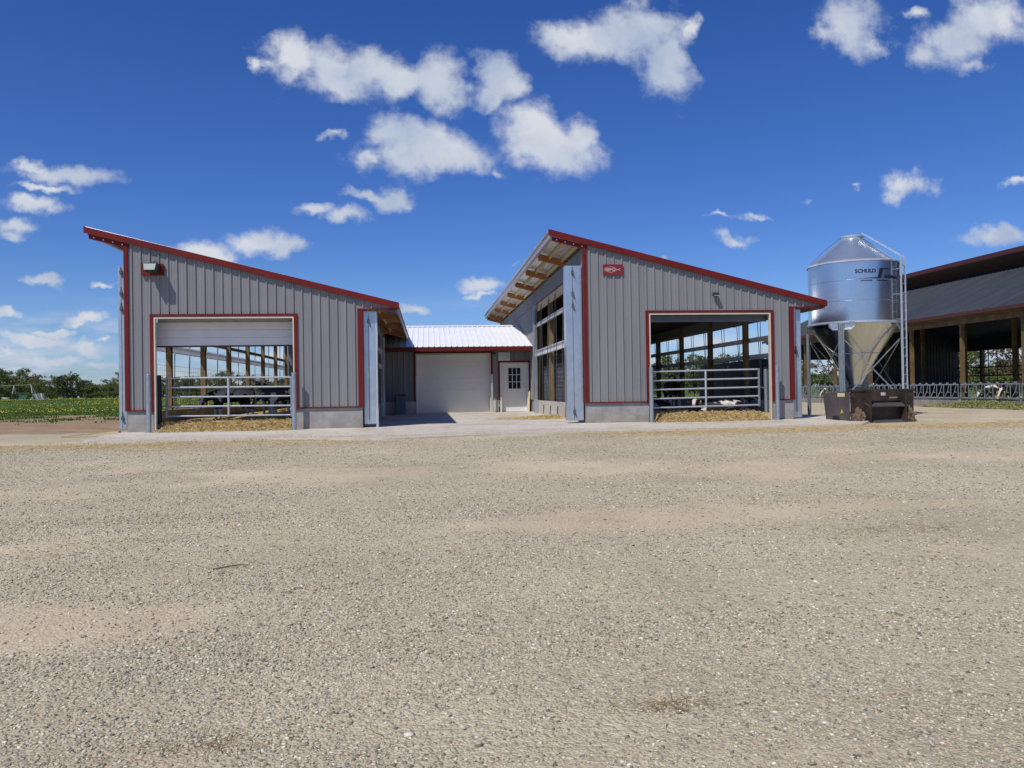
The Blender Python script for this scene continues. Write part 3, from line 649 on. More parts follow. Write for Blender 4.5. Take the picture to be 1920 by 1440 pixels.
pipe('bollard', 2.70, 33.1, .09, 1.68, .045, GALVB, 'pale pipe between the closed overhead door and the entry door', 'bollard', GB)
def gate_post(x, y, z1, label, m_):
    p = thing('gate_post', label, 'post', (x, y, 0), 'gate posts inside the doorways')
    m = MB(); m.tube((x, y, .06), (x, y, z1), .07, 14); m.build('pipe', m_, p, smooth=True)
    m = MB(); m.lathe([(.073, z1 - .03), (.073, z1 + .01), (.001, z1 + .02)], (x, y), 14); m.build('cap', DARKM, p)
    s = 1 if x < 0 else -1
    m = MB(); m.tube((x + .06 * s, y, .98), (x + .17 * s, y - .03, 1.01), .018); m.tube((x + .17 * s, y - .03, 1.01), (x + .24 * s, y - .06, 1.0), .025); m.build('latch', GALVB, p)
gate_post(-7.18, 22.45, 1.56, 'dark pipe post inside the left doorway holding the gate latch', mat('dark_pipe', (.05, .055, .06), .45, .5, .2, 5))
gate_post(9.86, 22.45, 1.56, 'grey pipe post inside the right doorway holding the gate latch', GALV)

# ------------------------------------------------------------------ link building
CBN = thing('link_building', 'low grey link building with a white roof set back between both barns', 'building', (1.3, 33.4, 0))
def crz(y): return 2.83 + (y - 32.4) * .25
f = MB(); YW = 33.4; pl = lambda u, d, w: (u, YW - d, w)
f.ribbed(-1.68, -.46, .62, 2.95, pl, phase=0); f.ribbed(2.70, 3.02, .62, 2.95, pl, phase=0); f.ribbed(-.46, 2.70, 2.60, 2.95, pl, phase=0); f.ribbed(3.02, 4.34, 2.2, 2.95, pl, phase=0)
f.build('wall', SIDING, CBN)
for a, b_ in ((-1.68, -.46), (2.76, 2.99)): c = MB(); c.box(a, b_, YW - .06, YW + .2, 0, .62); c.build('foundation', CURB, CBN)
f = MB(); f.ribbed(-3.0, 4.33, 32.34, 37.2, lambda u, d, w: (u, w - d * .24, crz(w) + d), minor=False, phase=.1, h=.025, rib=.06); f.ribbed(-3.0, 4.33, 37.2, 42.2, lambda u, d, w: (u, w, crz(37.2) - (w - 37.2) * .25 + d), minor=False, phase=.1)
f.prism([(37.0, crz(37.0) + .03), (37.2, crz(37.2) + .045), (37.4, crz(37.0) + .03)], 'X', -3.0, 4.32)
f.build('roof', WHITEROOF, CBN)
r = MB(); r.box(-1.66, 4.33, 32.36, 32.40, 2.655, 2.81); r.build('fascia', RED, CBN)
r = MB(); r.box(-1.66, 4.33, 32.40, YW - .03, 2.68, 2.70); r.build('soffit', mat('soffit_brown', (.12, .05, .04), .6, 0, .1, 3), CBN)
r = MB(); r.box(-.52, -.44, YW - .04, YW + .03, .1, 2.66); r.box(2.68, 2.76, YW - .04, YW + .03, .62, 2.66); r.box(-.44, 2.68, YW - .04, YW + .03, 2.60, 2.66); r.build('door_trim', RED, CBN)
r = MB(); r.box(2.98, 3.06, YW - .041, YW + .03, .62, 2.26); r.box(4.27, 4.33, YW - .041, YW + .03, .62, 2.26); r.box(3.06, 4.27, YW - .041, YW + .03, 2.19, 2.26); r.build('entry_trim', RED, CBN)
r = MB(); r.box(-.44, -.40, YW - .02, YW + .35, .08, 2.6); r.box(2.64, 2.68, YW - .02, YW + .35, .08, 2.6); r.box(-.40, 2.64, YW - .02, YW + .35, 2.585, 2.6); r.build('door_jamb', JAMB, CBN)
m = MB()
for k in range(5):
    z = .10 + k * .493; m.prism([(YW + .31, z), (YW + .302, z + .006), (YW + .302, z + .487), (YW + .31, z + .493), (YW + .36, z + .493), (YW + .36, z)], 'X', -.40, 2.64)
    for j in range(1, 4): m.box(-.39, 2.63, YW + .3, YW + .303, z + j * .123 - .003, z + j * .123 + .003)
m.build('overhead_door', WHITE, CBN)
YD = YW + .18
ed = MB(); ed.box(3.12, 4.20, YD + .02, YD + .07, .13, 2.14); ed = ed.build('entry_door', WHITE, CBN)
m = MB(); m.box(3.06, 3.115, YW - .02, YD + .09, .1, 2.19); m.box(4.205, 4.27, YW - .02, YD + .09, .1, 2.19); m.box(3.115, 4.205, YW - .02, YD + .09, 2.145, 2.19); m.build('door_frame', WHITE, CBN)
m = MB(); m.box(3.42, 3.96, YD + .008, YD + .019, 1.08, 1.98); q = m.build('window', GLASSD, CBN); q.parent = ed
m = MB()
for i in range(4): x = 3.42 + .18 * i; m.box(x - .014, x + .014, YD - .006, YD + .007, 1.05, 2.01)
for i in range(4): z = 1.08 + .30 * i; m.box(3.434, 3.946, YD - .003, YD + .0065, z - .012, z + .012)
q = m.build('muntin', WHITE, CBN); q.parent = ed
m = MB(); m.tube((4.12, YD + .02, 1.14), (4.12, YD - .05, 1.14), .03, 10); m.tube((4.12, YD - .05, 1.14), (4.03, YD - .05, 1.14), .012); m.box(4.10, 4.14, YD + .012, YD + .02, 1.22, 1.27); q = m.build('handle', GALVB, CBN); q.parent = ed
# exhaust louvre box
lv = thing('exhaust_louvre', 'white slatted vent box above the entry door', 'vent', (3.25, YW, 2.5))
m = MB(); m.box(3.0, 3.48, YW - .12, YW - .03, 2.27, 2.64); m.build('box', GALVB, lv)
m = MB()
for k in range(5): z = 2.30 + k * .068; m.prism([(YW - .125, z), (YW - .155, z + .012), (YW - .125, z + .055)], 'X', 3.03, 3.45)
m.build('slats', WHITE, lv)
# things in the shaded corner and by the door
bn = thing('utility_cabinet', 'blue grey cabinet with a dark lid in the shaded corner of the courtyard', 'cabinet', (-1.05, 32.9, .09))
m = MB(); m.box(-1.24, -.86, 32.75, 33.15, .10, .86); m.build('body', mat('blue_grey_paint', (.10, .14, .19), .5, 0, .12, 4), bn)
m = MB(); m.box(-1.26, -.84, 32.73, 33.17, .86, .93); m.build('lid', BRICKRED, bn)
pk = MB(); pk.beam((4.17, 32.75, .12), (4.28, 33.3, 1.0), .06, .03)
tag(pk.build('plank', PURL), 'thin wooden plank leaning by the white entry door', 'plank')
pk = MB(); pk.beam((-8.5, 22.0, .07), (-8.0, 21.9, .10), .12, .04); pk.beam((-9.25, 21.4, .03), (-8.55, 21.75, .08), .14, .03)
tag(pk.build('board', PURL), 'weathered board lying on the ground at the left barn corner', 'board')

# ------------------------------------------------------------------ feed silo
SX, SY, SR = 14.1, 25.15, 1.40
SILOM = mat('silo_sheet_steel', (.62, .66, .69), .24, 1.0, .05, 1.2, bump=.05, bscale=1.6)
HOPM = mat('silo_hopper_steel', (.60, .62, .62), .2, 1.0, .05, 1.2, bump=.06, bscale=1.2)
silo = thing('feed_silo', 'shiny galvanised feed silo on legs with black lettering beside the right barn', 'silo', (SX, SY, 0))
m = MB(); m.lathe([(SR, 3.05), (SR, 3.69), (SR + .006, 3.695), (SR + .006, 3.70), (SR, 3.705), (SR, 4.34), (SR + .006, 4.345), (SR + .006, 4.35), (SR, 4.355), (SR, 4.97)], (SX, SY), 96); m.build('tank', SILOM, silo, smooth=True)
m = MB(); m.lathe([(SR + .035, 4.93), (SR + .04, 4.975), (SR, 5.0)], (SX, SY), 96); m.build('top_rim', GALVB, silo, smooth=True)
m = MB(); m.lathe([(SR + .03, 4.965), (.34, 5.83)], (SX, SY), 72); m.build('cone_roof', CONEM := mat('silo_cone_steel', (.46, .55, .64), .33, .75, .05, 1.5), silo, smooth=True)
for k in range(12):
    a = 2 * pi * k / 12 + .1; s = MB(); s.beam((SX + SR * cos(a), SY + SR * sin(a), 4.99), (SX + .34 * cos(a), SY + .34 * sin(a), 5.845), .02, .02); s.build('roof_seam', CONEM, silo)
m = MB(); m.lathe([(.34, 5.80), (.35, 5.90), (.37, 5.90), (.37, 5.935), (.30, 5.965), (.12, 5.985), (.001, 5.99)], (SX, SY), 36); ld = m.build('lid', GALVB, silo, smooth=True)
m = MB(); m.lathe([(SR + .03, 3.06), (SR + .035, 3.0), (SR, 2.98)], (SX, SY), 96); m.build('bottom_rim', GALVB, silo, smooth=True)
m = MB(); m.lathe([(SR, 3.02), (.78, 2.06), (.785, 2.045), (.77, 2.04), (.24, 1.10), (.24, .98)], (SX, SY), 72); m.build('hopper', HOPM, silo, smooth=True)
m = MB(); m.lathe([(.30, 1.02), (.30, .95), (.22, .93), (.22, .72), (.10, .70)], (SX, SY), 24, caps=True); m.box(SX - .3, SX + .3, SY - .2, SY + .2, .80, .93); m.build('boot', mat('blue_grey_boot', (.12, .16, .20), .4, .4, .1, 5), silo)
legs = []
for k, a in enumerate((46.5, 136.5, 226.5, 316.5)):
    a = R(a); x, y = SX + (SR + .05) * cos(a), SY + (SR + .05) * sin(a); rad = Vector((cos(a), sin(a), 0)); tn = Vector((-sin(a), cos(a), 0))
    m = MB(); c = Vector((x, y, 0))
    # folded channel leg: web and two flanges
    def slab(p0, p1, hw, thk, z0=-.08, z1=3.0):
        dirv = (p1 - p0).normalized(); nn = Vector((-dirv.y, dirv.x, 0)) * thk / 2
        q_ = [p0 - nn, p1 - nn, p1 + nn, p0 + nn]; o = len(m.v)
        m.v.extend([(v.x, v.y, z0) for v in q_] + [(v.x, v.y, z1) for v in q_]); m.f.extend([(o + 3, o + 2, o + 1, o), (o + 4, o + 5, o + 6, o + 7)] + [(o + i, o + (i + 1) % 4, o + 4 + (i + 1) % 4, o + 4 + i) for i in range(4)])
    w = .085
    slab(c - tn * w, c + tn * w, 0, .006); slab(c - tn * w, c - tn * w + rad * .07, 0, .006); slab(c + tn * w, c + tn * w + rad * .07, 0, .006)
    slab(c - tn * .03 + rad * .002, c - tn * .03 + rad * .06, 0, .006); slab(c + tn * .03 + rad * .002, c + tn * .03 + rad * .06, 0, .006)
    lg = m.build('leg', GALV, silo); legs.append(c)
    m = MB(); o = len(m.v)
    pts = [(-.40, 3.03), (.40, 3.03), (.40, 2.88), (.28, 2.78), (-.28, 2.78), (-.40, 2.88)]
    for s_, dr in ((0, .012), (1, .022)):
        for (u, z) in pts:
            an = a + u / (SR + .05); rr = SR + .05 + dr; m.v.append((SX + rr * cos(an), SY + rr * sin(an), z))
    m.f += [tuple(range(6)), tuple(range(11, 5, -1))] + [(i, i + 6, (i + 1) % 6 + 6, (i + 1) % 6) for i in range(6)]
    q = m.build('gusset', GALV, silo); q.parent = lg
for i in range(4):
    a, b_ = legs[i], legs[(i + 1) % 4]
    for (p, q_) in (((a.x, a.y, 2.55), (b_.x, b_.y, .55)), ((b_.x, b_.y, 2.55), (a.x, a.y, .55))):
        m = MB(); m.beam(p, q_, .01, .034); m.build('brace', GALV, silo)
# ladder: straight up the side, then over the cone
la = R(316.5 - 5); lc = Vector((SX + (SR + .16) * cos(la), SY + (SR + .16) * sin(la), 0)); lt = Vector((-sin(la), cos(la), 0))
ldr = []
for s_ in (-.2, .2):
    p = lc + lt * s_; m = MB(); m.beam((p.x, p.y, .55), (p.x, p.y, 5.12), .05, .02); m.box(p.x - .022, p.x + .022, p.y - .022, p.y + .022, .55, 5.12)
    tp = Vector((SX + .38 * cos(la), SY + .38 * sin(la), 5.98)) + lt * s_ * .9; m.beam((p.x, p.y, 5.10), tp, .045, .03); q = m.build('ladder_rail', GALVB, silo)
k = 0; z = .75
while z < 5.1:
    p, q_ = lc - lt * .2, lc + lt * .2; m = MB(); m.tube((p.x, p.y, z), (q_.x, q_.y, z), .013, 6); m.build('rung', GALVB, silo); z += .29
for i in range(6):
    f_ = (i + .5) / 6; c = lc.lerp(Vector((SX + .38 * cos(la), SY + .38 * sin(la), 0)), f_); z = 5.10 + (5.98 - 5.10) * f_; p, q_ = c - lt * .19, c + lt * .19
    m = MB(); m.tube((p.x, p.y, z), (q_.x, q_.y, z), .012, 6); m.build('rung', GALVB, silo)
for z in (1.95, 3.1, 3.9, 4.7):
    for s_ in (-.2, .2):
        p = lc + lt * s_; q_ = Vector((SX + SR * cos(la), SY + SR * sin(la), 0)) + lt * s_ * .8
        if z < 3: q_ = legs[3] + (lc - legs[3]) * .05
        m = MB(); m.beam((p.x, p.y, z), (q_.x, q_.y, z), .03, .02); m.build('standoff', GALV, silo)
# a rope beside the cone
m = MB(); a = R(175); m.path([(SX + .36 * cos(a), SY + .36 * sin(a), 5.93), (SX + .9 * cos(a), SY + .9 * sin(a), 5.50), (SX + (SR + .03) * cos(a), SY + (SR + .03) * sin(a), 5.02)], .008, 5); m.build('pull_rope', STRAP, silo)
# lettering wrapped round the tank
INK = mat('black_lettering', (.006, .008, .02), .5, 0, .1, 5)
def wrap(a0, z0):
    a0 = R(a0)
    def fn(x, y, z): an = a0 + x / SR; rr = SR + .004 + z * .4; return (SX + rr * cos(an), SY + rr * sin(an), z0 + y)
    return fn
A0 = 243.5
text_mesh('SCHULD', .165, 'lettering', INK, silo, wrap(A0, 4.55), 'LEFT', 1.0, .006)
text_mesh('BUSHNELL', .135, 'lettering', INK, silo, wrap(A0 + 38.5, 4.385), 'LEFT', 1.0, .006)
wf = wrap(A0, 4.30)
def wrapped_shape(pts, name):
    """flat outline cut into narrow strips so that it follows the round tank"""
    bm = bmesh.new(); vs_ = [bm.verts.new((x, y, 0)) for x, y in pts]; bm.faces.new(vs_)
    for k in range(60):
        x = .02 + k * .02
        bmesh.ops.bisect_plane(bm, geom=bm.verts[:] + bm.edges[:] + bm.faces[:], plane_co=(x, 0, 0), plane_no=(1, 0, 0))
    bmesh.ops.triangulate(bm, faces=bm.faces[:])
    g = bmesh.ops.extrude_face_region(bm, geom=bm.faces[:])
    for v in g['geom']:
        if isinstance(v, bmesh.types.BMVert): v.co.z += .004
    for v in bm.verts: v.co = Vector(wf(v.co.x, v.co.y, v.co.z)) - Vector(silo.location)
    me_ = bpy.data.meshes.new(name); bm.to_mesh(me_); bm.free(); me_.materials.append(INK); o = bpy.data.objects.new(name, me_); COL.objects.link(o); o.parent = silo
wrapped_shape([(.10, .07), (.70, .105), (.84, .38), (.92, .39), (1.22, .355), (1.22, .37), (.95, .345), (.84, .075), (.78, .062), (.60, .062)][:2] + [(.76, .38), (.80, .395), (1.22, .375), (1.22, .365), (.88, .345), (.80, .065)], 'emblem')
def dashes(a_off, n, seed_):
    rr_ = random.Random(seed_); x = 0; m_ = MB(); f_ = wrap(A0, 4.285)
    for _ in range(n):
        w_ = rr_.choice((.012, .02, .026)); h_ = rr_.choice((.03, .038, .038))
        o_ = len(m_.v); m_.v += [f_(a_off + x, 0, 0), f_(a_off + x + w_, 0, 0), f_(a_off + x + w_, h_, 0), f_(a_off + x, h_, 0)]; m_.f.append((o_, o_ + 1, o_ + 2, o_ + 3)); x += w_ + .009
    m_.build('small_print', INK, silo)
dashes(.16, 12, 3); dashes(.66, 15, 5)

# ------------------------------------------------------------------ loader bucket
STEELD = mat('worn_bucket_steel', (.022, .02, .018), .55, .3, 0, 2.4, .35, 14, col2=(.085, .06, .042))
STEELS = mat('scraped_bucket_side', (.10, .09, .095), .42, .5, 0, 1.6, .2, 10, col2=(.17, .155, .15))
MUD = mat('dried_mud', (.075, .045, .03), .95, 0, 0, 7, .8, 12, col2=(.24, .165, .10))
bk = thing('loader_bucket', 'muddy black steel loader bucket standing under the silo', 'bucket', (12.25, 20.45, -.03), rz=R(8))
W2 = 1.0
def side_poly(): return [(0, .0), (.14, -.0), (.95, .04), (1.02, .10), (.98, .80), (.10, .90), (0, .90)]
for s_, mm in ((-1, STEELS), (1, STEELD)):
    m = MB(); x = s_ * W2; m.prism([(.04, .03), (.90, .02), (1.0, .08), (1.12, .82), (.06, .90)], 'X', x - .012, x + .012); sp_ = m.build('side_plate', mm, bk, local=True)
    m = MB(); m.prism([(.90, .0), (1.02, .07), (1.16, .84), (1.10, .84), (.97, .09), (.88, .03)], 'X', x - .024, x + .024); q = m.build('wear_edge', STEELS, bk, local=True); q.parent = sp_
m = MB(); m.prism([(0, .12), (.03, .05), (.10, .0), (1.0, .0), (1.0, .02), (.12, .02), (.05, .07), (.03, .14), (.03, .88), (.10, .90), (.10, .92), (.02, .92), (0, .90)], 'X', -W2 + .013, W2 - .013); m.build('shell', STEELD, bk, local=True)
m = MB(); m.box(-W2 - .02, W2 + .02, -.02, .12, .88, .93); m.build('top_lip', STEELD, bk, local=True)
m = MB(); m.box(-.56, -.50, -.20, -.002, .0, .90); m.build('mount_rib', STEELD, bk, local=True)
m = MB(); m.box(.54, .60, -.20, -.002, .0, .90); m.build('mount_rib', STEELD, bk, local=True)
m = MB(); m.prism([(-.20, .50), (-.002, .58), (-.002, .54), (-.20, .46)], 'X', -.58, .64); m.build('mount_shelf', STEELS, bk, local=True)
m = MB(); m.prism([(-.22, .02), (-.002, .12), (-.002, .06), (-.22, -.02)], 'X', -.54, .60); m.build('mount_foot', STEELS, bk, local=True)
m = MB(); m.box(-.50, .54, -.06, -.002, .62, .88); m.build('mount_plate', STEELD, bk, local=True)
for k, x in enumerate((-.78, .80)):
    bm = bmesh.new(); bmesh.ops.create_icosphere(bm, subdivisions=4, radius=1)
    for v in bm.verts:
        n_ = mnoise.noise(v.co * 2.3 + Vector((k * 5, 0, 0))) * .45 + mnoise.noise(v.co * 6) * .22
        v.co = Vector((x + v.co.x * .19 * (1 + n_), -.02 + v.co.y * .12 * (1 + n_), .11 + v.co.z * .22 * (1 + n_) * (1.3 if v.co.z > 0 else .7)))
    me_ = bpy.data.meshes.new('mud_clump'); bm.to_mesh(me_); bm.free(); me_.materials.append(MUD); o = bpy.data.objects.new('mud_clump', me_); COL.objects.link(o); o.parent = bk
m = MB(); m.box(-W2 - .018, -W2 - .012, .22, .52, .74, .84); m.build('decal', mat('cream_decal', (.60, .56, .36), .5, 0, .15, 20), bk, local=True)
m = MB(); m.prism([(.30, .30), (.40, .30), (.35, .40)], 'X', -W2 - .018, -W2 - .012); m.build('warning_decal', mat('yellow_decal', (.62, .55, .03), .5, 0, .1, 20), bk, local=True)
m = MB(); m.box(-.10, .04, -.066, -.061, .76, .84); q = m.build('decal', mat('white_decal', (.55, .52, .55), .5, 0, .1, 20), bk, local=True)
m = MB(); m.box(-.10, .04, -.066, -.061, .842, .862); m.build('decal_band', RED, bk, local=True)
m = MB(); m.box(.16, .42, -.066, -.061, .68, .72); m.build('decal', mat('worn_decal', (.24, .20, .10), .7, 0, .2, 20), bk, local=True)
m = MB(); m.prism([(.35, -.0), (.5, .20), (.66, .22), (.72, .0)], 'X', -W2 - .07, -W2 - .02); m.build('side_skid', BLACK, bk, local=True)

# ------------------------------------------------------------------ long dairy barn at the right
FB = thing('dairy_barn', 'long dark roofed open sided dairy barn at the right edge', 'barn', (23, 20, 0))
YE = 51.8
fz = lambda x: 4.02 + (x - 22.55) * .45
f = MB(); sl = Vector((-.45, 0, 1)).normalized()
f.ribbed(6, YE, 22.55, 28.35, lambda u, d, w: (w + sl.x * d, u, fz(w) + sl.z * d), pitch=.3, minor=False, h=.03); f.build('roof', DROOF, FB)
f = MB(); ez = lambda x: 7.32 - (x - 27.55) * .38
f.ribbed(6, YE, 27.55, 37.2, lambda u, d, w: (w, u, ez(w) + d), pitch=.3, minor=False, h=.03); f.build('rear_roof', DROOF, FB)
m = MB(); m.box(27.50, 27.54, 6, YE, 7.12, 7.35); m.build('ridge_fascia', BRICKRED, FB)
m = MB(); m.prism([(27.54, 7.13), (29.2, 6.50), (29.2, 6.46), (27.54, 7.09)], 'Y', 6, YE); m.build('ridge_soffit', mat('brown_soffit', (.10, .06, .035), .7, 0, .2, 3), FB)
m = MB(); m.box(22.5, 22.54, 6, YE, 3.88, 4.02); m.build('eave_fascia', BRICKRED, FB)
m = MB(); m.box(28.37, 28.45, 6, YE, 6.2, 6.62); m.build('ridge_beam', DARKM, FB)
WB = mat('weathered_barn_wood', (.10, .062, .025), .8, 0, 0, 2.2, .25, 20, col2=(.19, .125, .05))
for x, z0, z1 in ((22.86, 3.56, 3.80), (22.72, 3.80, 3.98)): m = MB(); m.box(x, x + .05, 6, YE - .2, z0, z1); m.build('header', WB, FB)
FP = [10.8, 14.4, 18.0, 21.6, 25.1, 28.65, 32.25, 35.85, 39.45, 43.05, 46.6, 50.9]
for y in FP:
    m = MB(); m.box(22.93, 23.07, y - .07, y + .07, 0, 3.84); m.build('post', WB, FB)
    for s_ in (-1, 1): m = MB(); m.beam((22.98, y + s_ * .10, 3.50), (22.98, y + s_ * .45, 3.94), .05, .09); m.build('knee_brace', WB, FB)
    m = MB(); m.prism([(22.6, fz(22.6) - .04), (28.2, fz(28.2) - .04), (28.2, fz(28.2) - .34), (22.6, fz(22.6) - .14)], 'Y', y - .04, y + .04); m.build('rafter', WB, FB)
    m = MB(); m.box(28.2, 28.36, y - .08, y + .08, 0, 6.5); m.build('inner_post', WB, FB)
for x in (24.5, 26.4):
    m = MB(); m.box(x - .03, x + .03, 6, YE, fz(x) - .16, fz(x) - .04); m.build('purlin', WB, FB)
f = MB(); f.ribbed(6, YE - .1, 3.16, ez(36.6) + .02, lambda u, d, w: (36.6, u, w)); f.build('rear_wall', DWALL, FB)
for y in (28, 31.6, 35.2, 38.8, 42.4, 46.2, 49.3):
    m = MB(); m.box(36.45, 36.65, y - .11, y + .11, 0, 3.2); m.build('rear_post', WB, FB)
for z in (.95, 1.5, 2.05): m = MB(); m.box(36.5, 36.56, 20, YE, z - .04, z + .04); m.build('rear_rail', DARKM, FB)
for y in (44.3, 47.7, 48.5, 50.9): m = MB(); m.tube((36.4, y, .3), (36.4, y, 3.15), .03, 6); m.build('rear_strap', STRAP, FB)
f = MB(); pe = lambda u, d, w: (u, YE - .1 + d, w)
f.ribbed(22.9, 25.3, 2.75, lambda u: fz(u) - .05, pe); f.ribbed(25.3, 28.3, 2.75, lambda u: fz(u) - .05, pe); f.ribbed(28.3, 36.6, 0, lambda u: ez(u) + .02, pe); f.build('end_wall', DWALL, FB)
m = MB(); m.box(25.3, 25.5, YE - .3, YE - .12, 0, 2.75); m.build('door_post', WB, FB)
m = MB(); m.box(22.86, 23.1, 6, YE - .2, -.05, .36); m.build('curb', CONC, FB)
# self-locking feed fence, one section to a bay
hl0 = None; ys_ = FP[3:]
for i, (a, b_) in enumerate(zip(ys_[:-1], ys_[1:])):
    lab = 'grey steel headlock feed fence section between posts of the dairy barn'
    if hl0 is None:
        hl0 = thing('feed_fence', lab, 'feed fence', (22.86, a, 0), 'headlock fence sections along the dairy barn')
        n_ = 7; Ls = 3.42; y0 = a + .08
        for z in (.40, .97): m = MB(); m.box(22.82, 22.87, y0, y0 + Ls, z - .025, z + .03); m.build('rail', GALV, hl0)
        for k in range(n_ + 1):
            y = y0 + k * Ls / n_; m = MB(); m.tube((22.83, y, .40), (22.83, y, .97), .02, 6); m.build('upright', GALV, hl0)
        for k in range(n_):
            y = y0 + k * Ls / n_; m = MB(); m.tube((22.81, y + .10, .97), (22.81, y + .20, .66), .018, 6); m.tube((22.81, y + .20, .66), (22.81, y + .42, .40), .018, 6); m.tube((22.81, y + .20, .66), (22.81, y + .07, .62), .018, 6)
            m.box(22.78, 22.82, y + .12, y + .24, .98, 1.06); m.build('lock_arm', GALV, hl0)
    else:
        c = copy_tree(hl0); c.location.y = a
# ------------------------------------------------------------------ dark trailer beyond the right barn
tr = thing('farm_trailer', 'long dark green trailer with rounded ends seen through the open right barn', 'trailer', (12.2, 30.0, 0), rz=R(-7))
TG = mat('dark_green_trailer', (.004, .008, .007), .45, 0, .25, 2, spec=.3)
m = MB(); rr_ = .5
pr = [(-4.8, .45), (4.8, .45)] + [(4.3 + rr_ * cos(a), 1.45 + rr_ * sin(a)) for a in np.linspace(0, pi / 2, 8)] + [(-4.3 - rr_ * cos(a), 1.45 + rr_ * sin(a)) for a in np.linspace(pi / 2, 0, 8)]
m.prism(pr, 'X', -.62, .62); bd = m.build('body', TG, tr, local=True)
m = MB(); m.box(-.64, .64, -4.7, 4.7, .86, .90); m.box(-.64, .64, -4.7, 4.7, 1.44, 1.47); m.build('rub_rail', DARKM, tr, local=True)
for y in (-1.4, 1.4):
    for x in (-.5, .5):
        m = MB(); m.tube((x - .12, y, .36), (x + .12, y, .36), .36, 20); w_ = m.build('wheel', BLACK, tr, local=True)
        m = MB(); m.tube((x - .13, y, .36), (x + .13, y, .36), .17, 14); q = m.build('rim', GALV, tr, local=True); q.parent = w_
m = MB(); m.box(-.05, .05, 4.8, 5.9, .5, .6); m.build('drawbar', DARKM, tr, local=True)
for y0, z, w_ in ((-4.3, 1.48, .25), (-4.3, 1.42, .25), (-4.3, 1.37, .2), (-3.7, 1.46, .3), (-3.7, 1.40, .3), (-3.7, 1.34, .4), (-.6, 1.74, .12), (-.4, 1.74, .12)):
    m = MB(); m.box(-.628, -.622, y0, y0 + w_, z, z + .025 + (.06 if y0 > -1 else 0)); m.build('marking', mat('white_decal', (.55, .52, .55)), tr, local=True)
m = MB(); m.box(-.628, -.622, -3.35, -3.0, 1.40, 1.50); m.build('marking', mat('teal_decal', (.12, .35, .33), .5, 0, .1, 9), tr, local=True)

# ------------------------------------------------------------------ fast mesh from arrays
def np_mesh(name, V, F, m, smooth=False, attr=None):
    me = bpy.data.meshes.new(name); k = F.shape[1]
    me.vertices.add(len(V)); me.vertices.foreach_set('co', V.astype(np.float32).ravel())
    me.loops.add(F.size); me.loops.foreach_set('vertex_index', F.astype(np.int32).ravel())
    me.polygons.add(len(F)); me.polygons.foreach_set('loop_start', np.arange(0, F.size, k, dtype=np.int32))
    if smooth: me.polygons.foreach_set('use_smooth', np.ones(len(F), bool))
    me.update(calc_edges=True); me.materials.append(m)
    o = bpy.data.objects.new(name, me); COL.objects.link(o); return o
# ------------------------------------------------------------------ loose gravel
def ico():
    bm = bmesh.new(); bmesh.ops.create_icosphere(bm, subdivisions=1, radius=1)
    V = np.array([v.co[:] for v in bm.verts]); F = np.array([[v.index for v in f.verts] for f in bm.faces]); bm.free(); return V, F
IV, IF = ico()
VAR = []
for k in range(40):
    s_ = np.array([1.0, RNG.uniform(.55, .95), RNG.uniform(.30, .62)]); v = IV * (1 + RNG.uniform(-.28, .28, (len(IV), 1)))
    v = v + RNG.uniform(-.16, .16, v.shape); v[:, 2] = np.clip(v[:, 2], -1, RNG.uniform(.45, .9)); VAR.append(v * s_)
VAR = np.array(VAR)
def scatter(n, y0, y1, r0, r1, powr, dens=None, ypow=1.0, wide=(-.78, .92, 1.4)):
    y = y0 + (y1 - y0) * RNG.random(n) ** ypow; u = RNG.random(n)
    x = (wide[0] * y - wide[2]) + u * ((wide[1] - wide[0]) * y + 2 * wide[2])
    d = dens(x, y) if dens is not None else 1
    keep = RNG.random(n) < d; x, y = x[keep], y[keep]; r = r0 + (r1 - r0) * RNG.random(len(x)) ** powr
    return x, y, r
def stones(name, parts, m, zf=None):
    x = np.concatenate([p[0] for p in parts]); y = np.concatenate([p[1] for p in parts]); r = np.concatenate([p[2] for p in parts]); n = len(x)
    a = RNG.random(n) * 2 * pi; tl = RNG.normal(0, .28, n); c, s_ = np.cos(a), np.sin(a); v = VAR[RNG.integers(0, len(VAR), n)] * r[:, None, None]
    ct, st = np.cos(tl)[:, None], np.sin(tl)[:, None]
    X1 = v[:, :, 0] * ct - v[:, :, 2] * st; Z1 = v[:, :, 0] * st + v[:, :, 2] * ct
    X2 = X1 * c[:, None] - v[:, :, 1] * s_[:, None]; Y2 = X1 * s_[:, None] + v[:, :, 1] * c[:, None]
    z = (ground_z(x, y) if zf is None else zf(x, y)) + r * .12
    V = np.stack([X2 + x[:, None], Y2 + y[:, None], Z1 + z[:, None]], -1).reshape(-1, 3)
    F = (IF[None] + (np.arange(n) * len(IV))[:, None, None]).reshape(-1, 3)
    return np_mesh(name, V, F, m)
off_slab = lambda x, y: np.where(y > 17.9 + .02 * np.maximum(x, 0) ** 1.5 * .5, np.where((x < -8) | (x > 11.5), 1, 0), 1)
gd = lambda x, y: np.clip(1.05 - .90 * dirtness(x, y), .16, 1) * off_slab(x, y) * np.clip(-.25 + 2.2 * fbm(x * 1.3, y * 2.2, 4, 77), .15, 1)
STM = island_mat('crushed_stone', [(0, (.14, .12, .09)), (.14, (.29, .26, .195)), (.38, (.44, .40, .30)), (.6, (.55, .505, .385)), (.74, (.50, .40, .28)), (.80, (.42, .31, .23)), (.86, (.43, .44, .35)), (.93, (.64, .59, .45)), (.98, (.71, .66, .52)), (1, (.76, .72, .61))])
